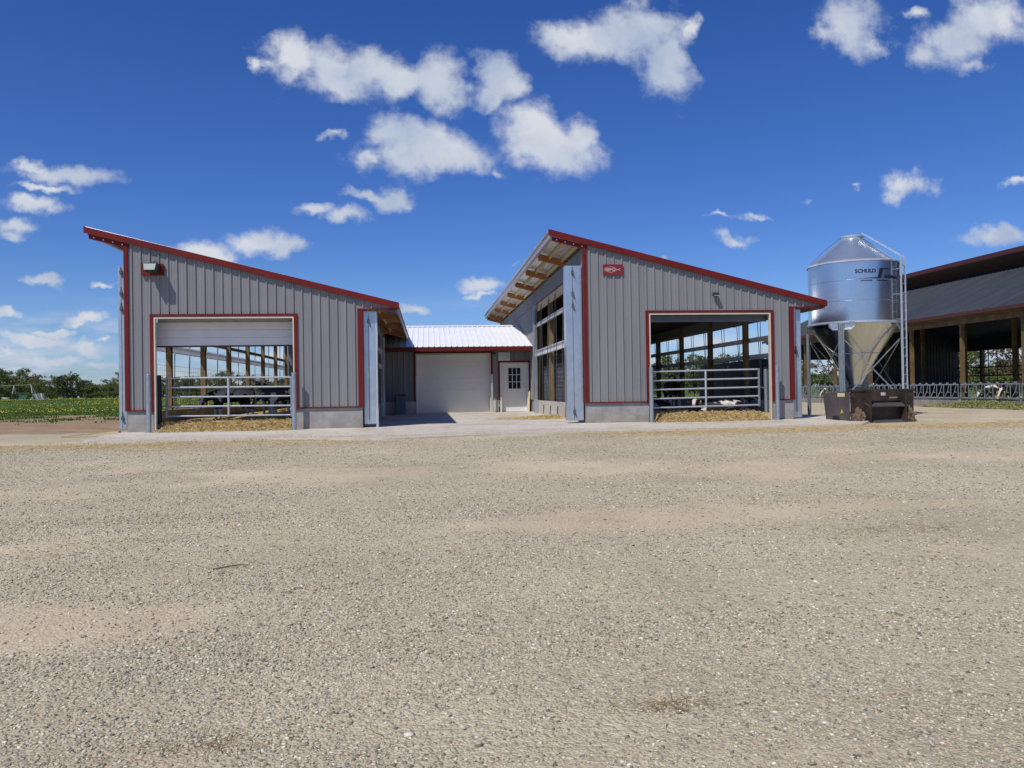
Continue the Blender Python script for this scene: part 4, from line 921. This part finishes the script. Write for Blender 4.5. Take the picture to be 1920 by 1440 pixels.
st_o = stones('gravel', [scatter(125000, 2.3, 5.2, .0025, .0135, 2.2, gd), scatter(135000, 4.5, 9.5, .0035, .017, 2.1, gd), scatter(130000, 8.5, 18.2, .006, .020, 1.8, gd),
                         scatter(1500, 2.5, 9, .014, .026, 2.5, lambda x, y: off_slab(x, y) * .6), scatter(900, 8, 18, .016, .03, 2.5, lambda x, y: off_slab(x, y) * .5)], STM)
tag(st_o, 'loose crushed grey and tan gravel covering the yard', 'gravel', kind='stuff')
xs_ = RNG.uniform(-7.6, 11.4, 5200); ys_s = 18.35 + .012 * np.maximum(0, xs_) ** 1.75 + RNG.exponential(.42, 5200); k_ = ys_s < 21.3
sg_ = stones('scattered_gravel', [(xs_[k_], ys_s[k_], RNG.uniform(.004, .013, int(k_.sum())))], STM, lambda x, y: .036 + .05 * np.clip((y - 19) / 2.5, 0, 1)); tag(sg_, 'stray gravel bits dragged onto the concrete apron', 'gravel', kind='stuff')
# ------------------------------------------------------------------ straw
def straws(name, x, y, z, ln, wd, m, flat=.2, zj=.01):
    n = len(x); a = RNG.random(n) * 2 * pi; e = RNG.normal(0, flat, n); L_ = ln * RNG.uniform(.5, 1.2, n)
    d = np.stack([np.cos(a) * np.cos(e), np.sin(a) * np.cos(e), np.sin(e)], -1) * L_[:, None] / 2
    s_ = np.stack([-np.sin(a), np.cos(a), np.zeros(n)], -1) * wd / 2; u = np.array([0, 0, wd * .8])
    c = np.stack([x, y, z + np.abs(d[:, 2]) + RNG.random(n) * zj], -1); bend = np.stack([-np.sin(a), np.cos(a), np.zeros(n)], -1) * (RNG.normal(0, .08, n) * L_)[:, None]
    P_ = [c - d, c + bend, c + d]; V = np.stack([q_ for p in P_ for q_ in (p - s_, p + s_, p + u)], 1).reshape(-1, 3)
    f = []
    for k in (0, 3):
        for i, j in ((0, 1), (1, 2), (2, 0)): f.append((k + i, k + j, k + 3 + j, k + 3 + i))
    F = (np.array(f)[None] + (np.arange(n) * 9)[:, None, None]).reshape(-1, 4); return np_mesh(name, V, F, m)
STRAWM = island_mat('golden_straw', [(0, (.22, .15, .06)), (.3, (.42, .29, .11)), (.6, (.58, .42, .17)), (.85, (.70, .56, .28)), (1, (.78, .68, .42))], .7)
xs, ys2, _ = scatter(60000, 14.5, 19.6, 0, 1, 1, lambda x, y: strawness(x, y) ** 1.3 * np.where(y > 18.2 + .012 * np.maximum(0, x) ** 1.75, .08, 1) * .8)
x3, y3, _ = scatter(800, 2.6, 14, 0, 1, 1, lambda x, y: np.clip(fbm(x * .6, y * .9, 3, 55) * 3 - 1.3, .04, 1) * .6)
x4 = np.concatenate([RNG.normal(1.1, .16, 70), RNG.normal(-1.0, .22, 60), RNG.normal(4.6, .4, 120), RNG.normal(-3.2, .5, 60)]); y4 = np.concatenate([RNG.normal(3.75, .05, 70), RNG.normal(3.6, .05, 60), RNG.normal(7.4, .10, 120), RNG.normal(7.9, .15, 60)])
dg_ = straws('dead_grass', x4, y4, ground_z(x4, y4) + .006, .075, .0028, island_mat('dead_grass_brown', [(0, (.16, .10, .05)), (.6, (.33, .22, .11)), (1, (.55, .42, .24))], .8), .1, .01); tag(dg_, 'small brown tufts of dead grass pressed into the gravel', 'dead grass', kind='stuff')
xa_, ya_ = np.concatenate([xs, x3]), np.concatenate([ys2, y3])
zz = np.maximum(ground_z(xa_, ya_), np.where((ya_ > 18.3) & (xa_ > -7.9) & (xa_ < 11), .035, -9)) + .004
so_ = straws('straw_litter', xa_, ya_, zz, .085, .0034, STRAWM, .08, .006); tag(so_, 'thin scattering of golden straw over the yard near the concrete', 'straw', kind='stuff')
BEDM = mat('straw_bedding', (.27, .18, .07), .9, 0, 0, 9, .9, 30, col2=(.64, .47, .19), vdet=8)
def bed_z(x, y, x0, x1):
    e = sstep(21.35, 22.1, y + .10 * fbm(x * 2.2, y * 0 + 3, 3, 9)) * sstep(x0 - .02, x0 + .25, x) * sstep(x1 + .02, x1 - .25, x)
    return .03 + e * (.14 + .10 * fbm(x * 1.1, y * 1.1, 4, 13) + .06 * fbm(x * 5, y * 5, 3, 17))
def bedding(label, x0, x1, d0, d1):
    gx = np.linspace(x0, x1, 110); gy = np.concatenate([np.linspace(21.3, 26, 90), np.linspace(26.2, 46.4, 60)]); X_, Y_ = np.meshgrid(gx, gy)
    inn = (Y_ > 21.98)
    Z_ = bed_z(X_, Y_, np.where(inn, x0 - .3, d0), np.where(inn, x1 + .3, d1)) - .0
    Z_ = np.where(~inn & ((X_ < d0) | (X_ > d1)), .0, Z_)
    idx = np.arange(X_.size).reshape(X_.shape); q_ = np.stack([idx[:-1, :-1], idx[:-1, 1:], idx[1:, 1:], idx[1:, :-1]], -1).reshape(-1, 4)
    o = np_mesh('straw_bedding', np.stack([X_.ravel(), Y_.ravel(), Z_.ravel()], 1), q_, BEDM, True); tag(o, label, 'straw bedding', kind='stuff')
    n = 9000; x = RNG.uniform(d0 + .05, d1 - .05, n); y = 21.35 + 3.4 * RNG.random(n) ** 1.6
    inn = y > 21.98; z = bed_z(x, y, np.where(inn, x0 - .3, d0), np.where(inn, x1 + .3, d1))
    s2 = straws('loose_straw', x, y, z, .16, .008, STRAWM, .25, .03); s2.parent = o
    return o
bedding('golden straw bedding inside the left barn behind its gate', -7.58, -1.92, -7.05, -3.52)
bedding('golden straw bedding inside the right barn around the lying cows', 4.57, 10.18, 6.24, 9.68)
# small heap of straw on the apron by the right barn
n = 2600; x = RNG.normal(4.0, .75, n); y = RNG.normal(25.6, .42, n); k_ = (x < 4.3) ; x, y = x[k_], y[k_]
hp = straws('straw_heap', x, y, .10 + .10 * np.exp(-((x - 4.0) / .8) ** 2 - ((y - 25.6) / .35) ** 2) * RNG.random(len(x)), .14, .007, STRAWM, .2, .02); tag(hp, 'small scatter of straw on the apron beside the right barn curb', 'straw', kind='stuff')
# green feed along the dairy barn curb
n = 9000; x = 22.45 + RNG.normal(0, .34, n); y = RNG.uniform(24, 33.5, n); k_ = x < 22.84; x, y = x[k_], y[k_]
hz_ = .30 * np.exp(-((x - 22.55) / .38) ** 2) * (.35 + .9 * fbm(x * 0, y * .5, 3, 5)) * sstep(33.5, 31.2, y)
fd = straws('feed', x, y, hz_ * RNG.uniform(.6, 1, len(x)), .16, .018, island_mat('green_chopped_feed', [(0, (.10, .11, .03)), (.5, (.22, .24, .08)), (1, (.36, .36, .16))], .8), .3, .03); tag(fd, 'long heap of green chopped feed in front of the headlock fence', 'feed', kind='stuff')
# ------------------------------------------------------------------ grass and dandelions
def blades(name, x, y, h, w, m):
    n = len(x); a = RNG.random(n) * 2 * pi; z = ground_z(x, y) - .01; hh = h * RNG.uniform(.5, 1.2, n)
    s_ = np.stack([np.cos(a), np.sin(a), 0 * a], -1) * (w / 2 * RNG.uniform(.6, 1.3, n))[:, None]; ln = np.stack([RNG.normal(0, .3, n) * hh, RNG.normal(0, .3, n) * hh, hh], -1)
    c = np.stack([x, y, z], -1); V = np.stack([c - s_, c + s_, c + ln * .6 + s_ * .6, c + ln, c + ln * .6 - s_ * .6], 1).reshape(-1, 3)
    F = (np.array([(0, 1, 2, 4)])[None] + (np.arange(n) * 5)[:, None, None]).reshape(-1, 4); T = (np.array([(4, 2, 3, 3)])[None] + (np.arange(n) * 5)[:, None, None]).reshape(-1, 4)
    V2 = V; o = np_mesh(name, V2, F, m)
    return o
def in_field(n, x0, x1, y0, y1, pw=1.5):
    y = y0 + (y1 - y0) * RNG.random(n) ** pw; x = RNG.uniform(x0, x1, n) * y / 60; return x, y
x, y = in_field(150000, -60, -3, 26, 115, 1.7); k_ = RNG.random(len(x)) < grassness(x, y) * 1.1; k_ &= (x < -8.6) | (y > 50); x, y = x[k_], y[k_]
go = blades('grass', x, y, .12, .045, island_mat('spring_grass', [(0, (.05, .095, .015)), (.5, (.095, .165, .025)), (.85, (.15, .22, .04)), (1, (.24, .25, .08))], .7, .3)); tag(go, 'lush spring grass of the field behind the bare earth', 'grass', kind='stuff')
x, y = in_field(8500, -60, -6, 46, 125, 1.0); k_ = RNG.random(len(x)) < grassness(x, y) * np.clip(fbm(x * .08, y * .05, 3, 91) * 3 - .8, .05, 1); x, y = x[k_], y[k_]; n = len(x)
z = ground_z(x, y) + RNG.uniform(.06, .18, n); r_ = RNG.uniform(.022, .042, n); V = np.stack([np.stack([x + r_ * cx, y + r_ * cy, z + r_ * cz], -1) for cx, cy, cz in ((1, 0, 0), (0, 1, .2), (-1, 0, 0), (0, -1, -.2), (0, 0, .7))], 1).reshape(-1, 3)
F = (np.array([(0, 1, 4), (1, 2, 4), (2, 3, 4), (3, 0, 4)])[None] + (np.arange(n) * 5)[:, None, None]).reshape(-1, 3)
do = np_mesh('dandelions', V, F, island_mat('dandelion_yellow', [(0, (.62, .46, .01)), (1, (.80, .66, .04))], .7)); tag(do, 'yellow dandelion flowers dotting the green field', 'dandelions', kind='stuff')
# sprouting weeds at the slab edge
x = RNG.normal(-5.4, 1.6, 200); y = 18.22 + RNG.normal(0, .05, 200); wd_ = blades('weeds', x, y, .07, .012, island_mat('weed_green', [(0, (.05, .09, .02)), (1, (.12, .16, .05))], .7)); tag(wd_, 'sparse green weeds sprouting along the concrete edge', 'weeds', kind='stuff')

# ------------------------------------------------------------------ trees
def tree_meshes(seed_, h, w, tones, leaf=.42, n=900, bare=.3, conic=0.):
    """trunk and limbs in one mesh, leaf clumps spread through the crown in another"""
    g = np.random.default_rng(seed_); m = MB()
    m.tube((0, 0, -.2), (0, 0, h * .35), w * .035, 7, w * .022, caps=False); m.tube((0, 0, h * .35), (g.normal(0, .15), g.normal(0, .15), h * .93), w * .022, 6, .015, caps=False)
    tips = []
    for k in range(24):
        a = g.random() * 2 * pi; z0 = h * g.uniform(.03, .7); L_ = w * .5 * g.uniform(.5, 1.05) * (1 - conic * z0 / h); z1 = z0 + L_ * g.uniform(.1, .9)
        p1 = (cos(a) * L_, sin(a) * L_, min(z1, h * g.uniform(.78, .98))); m.tube((0, 0, z0), p1, w * .012, 5, .012, caps=False); tips.append(p1)
        for j in range(3):
            b_ = a + g.normal(0, .6); f_ = g.uniform(.4, .9); q_ = [p1[i] * f_ + (0, 0, z0)[i] * (1 - f_) for i in range(3)]; e_ = (q_[0] + cos(b_) * w * .14, q_[1] + sin(b_) * w * .14, min(q_[2] + w * g.uniform(.02, .18), h * g.uniform(.85, 1.05))); m.tube(q_, e_, w * .006, 4, .008, caps=False); tips.append(e_)
    tips = np.array(tips + [(0, 0, h * .9), (0, 0, h * .8)]); nc = n // 14; c = tips[g.integers(0, len(tips), nc)] + g.normal(0, 1, (nc, 3)) * np.array([w * .075, w * .075, h * .055])
    c = c[g.random(nc) > bare]; per = 22; P_ = (c[:, None] + g.normal(0, 1, (len(c), per, 3)) * np.array([.55, .55, .42]) * w * .065).reshape(-1, 3); k_ = len(P_)
    P_[:, 2] = np.maximum(P_[:, 2], h * .03)
    a = g.normal(0, 1, (k_, 3)); a /= np.linalg.norm(a, axis=1)[:, None]; b_ = np.cross(a, g.normal(0, 1, (k_, 3))); b_ /= np.linalg.norm(b_, axis=1)[:, None]; s_ = (leaf * g.uniform(.35, 1, k_) / 2)[:, None]
    V = np.stack([P_ - a * s_, P_ - b_ * s_ * .7, P_ + a * s_, P_ + b_ * s_ * .7], 1).reshape(-1, 3); F = np.arange(k_ * 4).reshape(-1, 4)
    return m, V, F
BARK = mat('grey_brown_bark', (.12, .095, .07), .9, 0, .25, 3)
LEAFS = {'green': island_mat('spring_leaf_green', [(0, (.07, .10, .03)), (.5, (.13, .17, .045)), (.85, (.20, .23, .07)), (1, (.27, .29, .11))], .75, .3),
         'olive': island_mat('budding_leaf_olive', [(0, (.11, .11, .05)), (.5, (.19, .185, .08)), (1, (.28, .26, .12))], .75, .3),
         'brown': island_mat('budding_leaf_brown', [(0, (.09, .065, .04)), (.5, (.15, .11, .07)), (1, (.21, .18, .10))], .8, .25),
         'dark': island_mat('dark_spring_leaf', [(0, (.045, .07, .025)), (.6, (.085, .12, .04)), (1, (.14, .17, .06))], .75, .25)}
TREES = []
for i, (h, w, tone, lab, bare, cn) in enumerate([(7.2, 7.5, 'green', 'fresh green broad tree in the far tree line', .15, 0), (6.4, 7.0, 'olive', 'olive budding tree in the far tree line', .25, 0), (7.6, 6.0, 'brown', 'brown half bare tree in the far tree line', .45, 0), (6.8, 6.4, 'dark', 'dark green dense tree in the far tree line', .1, .4), (4.6, 6.0, 'green', 'low green bushy tree in the far tree line', .1, .2)]):
    tm, V, F = tree_meshes(100 + i, h, w, tone, n=3600 if bare < .3 else 3000, bare=bare)
    root = thing('tree', lab, 'tree', (0, 0, 0), lab.replace(' tree in', ' trees in').replace('dense trees', 'dense trees'))
    tk = tm.build('trunk', BARK, root, local=True); cr = np_mesh('crown', V, F, LEAFS[tone]); cr.parent = root; TREES.append([root, False])
def plant(kind, x, y, s, sz=None):
    r_ = TREES[kind]
    o = r_[0] if not r_[1] else copy_tree(r_[0]); r_[1] = True
    o.location = (x, y, float(ground_z(x, y)) - .15); o.rotation_euler.z = RNG.uniform(0, 6.28); o.scale = (s, s, sz or s)
def row(a0, a1, d, step, smin, smax, kinds):
    """trees along an arc seen from the yard, a0..a1 in degrees from straight ahead"""
    a = a0
    while a < a1:
        dd = d * RNG.uniform(.93, 1.08); s = RNG.uniform(smin, smax); plant(kinds[RNG.integers(0, len(kinds))], dd * sin(R(a)), dd * cos(R(a)), s, s * RNG.uniform(.85, 1.15)); a += step * RNG.uniform(.75, 1.25)
row(-29, -24.8, 178, .75, .78, 1.0, [0, 2, 3, 1]); row(-24.2, -8.0, 184, 1.0, .50, .74, [0, 1, 3, 4, 0, 2])
row(-29, -8.0, 163, .8, .24, .34, [4]); row(-29, -8.0, 200, 1.3, .62, .80, [1, 3, 2, 0]); row(-28.6, -8.3, 171, 1.1, .42, .62, [4, 3, 0, 4])
row(13.5, 22.5, 142, 1.2, .62, .85, [0, 1, 4, 3]); row(13.5, 22.5, 128, 1.3, .45, .6, [4, 0]); row(25.3, 29.6, 120, 1.2, .55, .78, [0, 1, 4])
row(33.5, 41.5, 100, 1.6, .62, .88, [0, 1, 0, 2, 4]); row(13, 42, 150, 1.9, .75, 1.0, [3, 1, 2]); row(33.5, 41.5, 88, 1.7, .35, .5, [4, 0])
# ------------------------------------------------------------------ far swing set with a sheet
sw = thing('swing_set', 'pale tube swing set standing far off in the dandelion field', 'swing set', (-50.4, 104, .4))
GRN = mat('green_swing_paint', (.03, .14, .11), .5, 0, .1, 3); WHT = mat('worn_white_paint', (.62, .60, .52), .5, 0, .1, 3)
m = MB(); m.tube((-56.5, 104, 2.35), (-48.35, 104, 2.62), .032, 8); m.build('top_bar', mat('tan_tube', (.30, .26, .18), .6, 0, .1, 3), sw)
for x, dx, z in ((-48.35, .75, 2.62), (-50.3, .0, 2.55), (-56.4, -.7, 2.36)):
    for s_ in (-1, 1):
        m = MB(); m.tube((x, 104, z), (x + dx * .45, 104 + s_ * .4, (z + .4) / 2 + .1), .038, 6); lg = m.build('leg', WHT, sw); m = MB(); m.tube((x + dx * .45, 104 + s_ * .4, (z + .4) / 2 + .1), (x + dx, 104 + s_ * .8, .4), .038, 6); q = m.build('leg_foot', GRN, sw); q.parent = lg
m = MB(); m.box(-49.8, -48.9, 103.8, 104.2, .95, 1.03); m.box(-49.8, -48.9, 104.18, 104.24, 1.03, 1.35); st_ = m.build('seat', GRN, sw)
for x in (-49.75, -48.95): m = MB(); m.tube((x, 104, 1.0), (x, 104, 2.57), .02, 5); m.build('chain', STRAP, sw)
sh = bmesh.new(); bmesh.ops.create_grid(sh, x_segments=14, y_segments=14, size=.5)
for v in sh.verts:
    u, w_ = v.co.x, v.co.y + .5; v.co = Vector((u * (.8 + .7 * w_) * .9 - .12 * w_, .16 * sin(u * 13) * w_ + .5 * (1 - w_), w_ * 1.12))
g_ = bmesh.ops.extrude_face_region(sh, geom=sh.faces[:])
for v in g_['geom']:
    if isinstance(v, bmesh.types.BMVert): v.co.y += .02
me_ = bpy.data.meshes.new('sheet'); sh.to_mesh(me_); sh.free(); me_.materials.append(mat('white_cloth', (.74, .74, .76), .8, 0, .04, 2)); o = bpy.data.objects.new('cloth_sheet', me_); COL.objects.link(o); o.location = (-47.2, 103.6, .4); tag(o, 'white sheet hanging beside the far swing set', 'sheet')

# ------------------------------------------------------------------ cattle
COW = bpy.data.materials.new('holstein_coat'); COW.use_nodes = True; t = COW.node_tree; b = t.nodes['Principled BSDF']; b.inputs['Roughness'].default_value = .65
tcn = t.nodes.new('ShaderNodeTexCoord'); oi = t.nodes.new('ShaderNodeObjectInfo'); add = t.nodes.new('ShaderNodeVectorMath'); add.operation = 'ADD'
cmb = t.nodes.new('ShaderNodeCombineXYZ'); ml = t.nodes.new('ShaderNodeMath'); ml.operation = 'MULTIPLY'; ml.inputs[1].default_value = 37; t.links.new(oi.outputs['Random'], ml.inputs[0])
for i in range(3): t.links.new(ml.outputs[0], cmb.inputs[i])
t.links.new(tcn.outputs['Object'], add.inputs[0]); t.links.new(cmb.outputs[0], add.inputs[1])
nz = t.nodes.new('ShaderNodeTexNoise'); nz.inputs['Scale'].default_value = 2.1; nz.inputs['Detail'].default_value = 2.5; nz.inputs['Distortion'].default_value = .3; t.links.new(add.outputs[0], nz.inputs['Vector'])
ca3 = t.nodes.new('ShaderNodeAttribute'); ca3.attribute_name = 'white'; sm = t.nodes.new('ShaderNodeMath'); sm.operation = 'ADD'; t.links.new(nz.outputs[0], sm.inputs[0]); t.links.new(ca3.outputs['Fac'], sm.inputs[1])
rp_ = t.nodes.new('ShaderNodeValToRGB'); rp_.color_ramp.elements[0].position = .53; rp_.color_ramp.elements[0].color = (.010, .009, .009, 1); rp_.color_ramp.elements[1].position = .56; rp_.color_ramp.elements[1].color = (.60, .56, .50, 1)
t.links.new(sm.outputs[0], rp_.inputs[0]); t.links.new(rp_.outputs[0], b.inputs['Base Color'])
HIDE_PINK = mat('pink_muzzle', (.45, .27, .22), .5, 0, .1, 9); TAGM = mat('yellow_ear_tag', (.62, .50, .04), .5, 0, .1, 9)
def cow(name, label, cat, loc, rz, pose='stand', s=1.0, head='down', group=None, white=0.):
    """one continuous skinned body with legs, neck, head and tail; horned parts, ears and eyes as children"""
    V = []; E = []; RR = []
    def nd(p, r, par=None):
        V.append(Vector(p)); RR.append(r); i = len(V) - 1
        if par is not None: E.append((par, i))
        return i
    ly = pose == 'lie'; dz = -.80 if ly else 0.
    hip = nd((-.62, 0, 1.12 + dz), (.25, .27)); belly = nd((-.25, 0, 1.05 + dz), (.29, .31), hip); mid = nd((.1, 0, 1.03 + dz), (.28, .31), belly); ch = nd((.42, 0, 1.06 + dz), (.23, .29), mid); rump = nd((-.86, 0, 1.16 + dz), (.17, .17), hip)
    if head == 'down': N_ = [(.70, 0, 1.05 + dz, .15), (.92, 0, .90 + dz, .12)]; hp_ = (1.03, 0, .83 + dz); mz = (1.20, 0, .52 + dz)
    elif head == 'side': N_ = [(.66, .04, 1.18 + dz, .16), (.82, .16, 1.28 + dz, .13)]; hp_ = (.90, .28, 1.31 + dz); mz = (.98, .58, 1.16 + dz)
    elif head == 'rest': N_ = [(.66, .06, .98 + dz, .16), (.80, .22, .86 + dz, .13)]; hp_ = (.82, .36, .80 + dz + .06); mz = (.70, .64, .66 + dz + .04)
    else: N_ = [(.68, 0, 1.20 + dz, .16), (.88, 0, 1.34 + dz, .12)]; hp_ = (1.0, 0, 1.40 + dz); mz = (1.32, 0, 1.24 + dz)
    p = ch
    for (x, y, z, r_) in N_: p = nd((x, y, z), (r_, r_ * 1.1), p)
    hd = nd(hp_, (.115, .125), p); mm_ = tuple(hp_[i] * .42 + mz[i] * .58 for i in range(3)); mi = nd(mm_, (.085, .085), hd); nd(mz, (.07, .065), mi)
    t0 = nd((-1.0, 0, 1.16 + dz), (.05, .05), rump); t1 = nd((-1.07, .02, .9 + dz * .9), (.025, .025), t0)
    if not ly: nd((-1.05, .03, .55), (.05, .045), t1)
    else: nd((-1.12, .2, .08), (.04, .04), t1)
    for sd_ in (-1, 1):
        if not ly:
            a = nd((.42, sd_ * .17, .78), (.11, .10), ch); a = nd((.44, sd_ * .17, .46), (.058, .058), a); a = nd((.43, sd_ * .17, .14), (.042, .042), a); nd((.47, sd_ * .17, .03), (.055, .05), a)
            a = nd((-.66, sd_ * .18, .82), (.17, .12), hip); a = nd((-.60, sd_ * .19, .66), (.10, .085), a); a = nd((-.86, sd_ * .18, .42), (.05, .045), a); a = nd((-.82, sd_ * .18, .13), (.038, .038), a); nd((-.77, sd_ * .18, .03), (.055, .05), a)
        else:
            a = nd((.48, sd_ * .20, .16), (.10, .10), ch); a = nd((.76, sd_ * .24, .10), (.06, .06), a); nd((.56 if sd_ < 0 else 1.0, sd_ * .30, .05), (.05, .05), a)
            a = nd((-.55, sd_ * .30, .22), (.17, .13), hip); a = nd((-.20, sd_ * .38, .13), (.09, .08), a); nd((-.50, sd_ * .44, .05), (.05, .05), a)
    me = bpy.data.meshes.new('body'); me.from_pydata([v[:] for v in V], E, [])
    o = bpy.data.objects.new('body_src', me); COL.objects.link(o)
    sk = o.modifiers.new('s', 'SKIN'); sk.use_smooth_shade = True
    for i, r_ in enumerate(RR): me.skin_vertices[0].data[i].radius = (r_[0], r_[1])
    me.skin_vertices[0].data[0].use_root = True
    sb = o.modifiers.new('d', 'SUBSURF'); sb.levels = sb.render_levels = 2
    dg = bpy.context.evaluated_depsgraph_get(); me2 = bpy.data.meshes.new_from_object(o.evaluated_get(dg)); COL.objects.unlink(o); bpy.data.objects.remove(o)
    me2.name = 'cow'; me2.polygons.foreach_set('use_smooth', [True] * len(me2.polygons))
    at_ = me2.attributes.new('white', 'FLOAT', 'POINT'); H_ = Vector(hp_); Mz = Vector(mz); ax = (Mz - H_); vals = []
    for v in me2.vertices:
        c = v.co; w_ = white
        if not ly and c.z < .5: w_ += .35
        if ly and c.z < .10: w_ += .2
        f_ = (c - H_).dot(ax) / ax.dot(ax); off = (c - (H_ + ax * f_))
        if f_ > -.35 and off.length < .2 and (c - H_).length < .5:
            up_ = Vector((0, 0, 1)) - ax.normalized() * ax.normalized().z
            w_ += .5 if (off.normalized().dot(up_.normalized()) > (.2 if white > .005 else .55) or f_ > .8) else -.5
        vals.append(w_)
    at_.data.foreach_set('value', vals); me2.materials.clear(); me2.materials.append(COW)
    B_ = bpy.data.objects.new(name, me2); COL.objects.link(B_); tag(B_, label, cat, group)
    # ears, eyes, muzzle pad
    axn = ax.normalized(); sdv = axn.cross(Vector((0, 0, 1))).normalized(); upv = sdv.cross(axn)
    for sd_ in (-1, 1):
        bm = bmesh.new(); bmesh.ops.create_uvsphere(bm, u_segments=10, v_segments=6, radius=1); c0 = H_ + sdv * sd_ * .19 + upv * .04 - axn * .04
        for v in bm.verts: v.co = c0 + sdv * sd_ * v.co.x * .12 + upv * v.co.z * .025 - Vector((0, 0, 1)) * max(0, v.co.x) * .03 + axn * v.co.y * .055 * (1 - .45 * max(0, v.co.x))
        me_ = bpy.data.meshes.new('ear'); bm.to_mesh(me_); bm.free(); me_.materials.append(MATS['black_rubber']); ea = bpy.data.objects.new('ear', me_); COL.objects.link(ea); ea.parent = B_
        m = MB(); c1 = c0 + sdv * sd_ * .04 - Vector((0, 0, .05)) + axn * .05; m.box(c1.x - .018, c1.x + .018, c1.y - .018, c1.y + .018, c1.z - .04, c1.z + .02); q = m.build('ear_tag', TAGM, B_, local=True); q.parent = ea
        bm = bmesh.new(); bmesh.ops.create_uvsphere(bm, u_segments=8, v_segments=6, radius=.018); bmesh.ops.translate(bm, verts=bm.verts, vec=H_ + axn * .10 + sdv * sd_ * .088 + upv * .035)
        me_ = bpy.data.meshes.new('eye'); bm.to_mesh(me_); bm.free(); me_.materials.append(MATS['dark_window_glass']); ey = bpy.data.objects.new('eye', me_); COL.objects.link(ey); ey.parent = B_
    bm = bmesh.new(); bmesh.ops.create_uvsphere(bm, u_segments=12, v_segments=8, radius=1)
    for v in bm.verts: v.co = Mz + axn * (.035 + v.co.x * .05) + sdv * v.co.y * .066 + upv * v.co.z * .055
    me_ = bpy.data.meshes.new('muzzle'); bm.to_mesh(me_); bm.free(); me_.materials.append(HIDE_PINK); me_.polygons.foreach_set('use_smooth', [True] * len(me_.polygons)); mu = bpy.data.objects.new('muzzle', me_); COL.objects.link(mu); mu.parent = B_
    B_.location = loc; B_.rotation_euler.z = R(rz); B_.scale = (s, s, s)
    return B_
ZB = .19
cow('heifer', 'black and white heifer with white face lowering its head behind the left gate', 'heifer', (-5.82, 24.45, ZB), 222, 'stand', .80, 'down', white=.045)
cow('heifer', 'mostly black heifer standing in the left barn by the right bollard', 'heifer', (-4.15, 24.2, ZB), 172, 'stand', .82, 'up', white=.01)
cow('heifer', 'grey shaded heifer deeper inside the left barn between the other two', 'heifer', (-5.0, 27.2, ZB), 150, 'stand', .8, 'down')
cow('calf', 'spotted calf lying in straw behind the middle of the right gate', 'calf', (8.65, 23.2, ZB + .03), 172, 'lie', .80, 'side', white=-.01)
cow('calf', 'pale calf lying in the straw near the right gate post', 'calf', (9.45, 24.3, ZB + .02), 12, 'lie', .78, 'up', white=.05)
cow('calf', 'dark calf lying at the left edge of the right barn straw', 'calf', (7.2, 25.2, ZB - .02), 200, 'lie', .8, 'up')
cow('heifer', 'dark heifer standing deeper inside the right barn', 'heifer', (8.3, 26.4, ZB), 262, 'stand', .85, 'up', white=-.05)
cow('dairy_cow', 'black cow with white muzzle eating through the headlocks beside the green feed', 'cow', (23.75, 29.7, -.05), 180, 'stand', .9, 'down', white=-.12)
cow('dairy_cow', 'pale patched cow eating through the headlocks left of the black cow', 'cow', (23.85, 31.3, -.1), 183, 'stand', .82, 'down', white=.05)
cow('dairy_cow', 'black and white cow at the headlocks seen left of the silo legs', 'cow', (23.8, 44.3, -.05), 178, 'stand', .88, 'down')
cow('dairy_cow', 'spotted cow at the headlocks seen under the silo hopper', 'cow', (23.85, 40.6, -.05), 182, 'stand', .88, 'down', white=.04)
# stick on the gravel
m = MB(); m.tube((-1.78, 6.85, float(ground_z(-1.8, 6.85)) + .008), (-1.60, 6.95, float(ground_z(-1.6, 6.9)) + .014), .006, 6, .005); m.tube((-1.60, 6.95, float(ground_z(-1.6, 6.9)) + .014), (-1.52, 6.96, float(ground_z(-1.5, 7)) + .008), .005, 5, .003)
tag(m.build('stick', BARK), 'small dark stick lying on the gravel', 'stick')
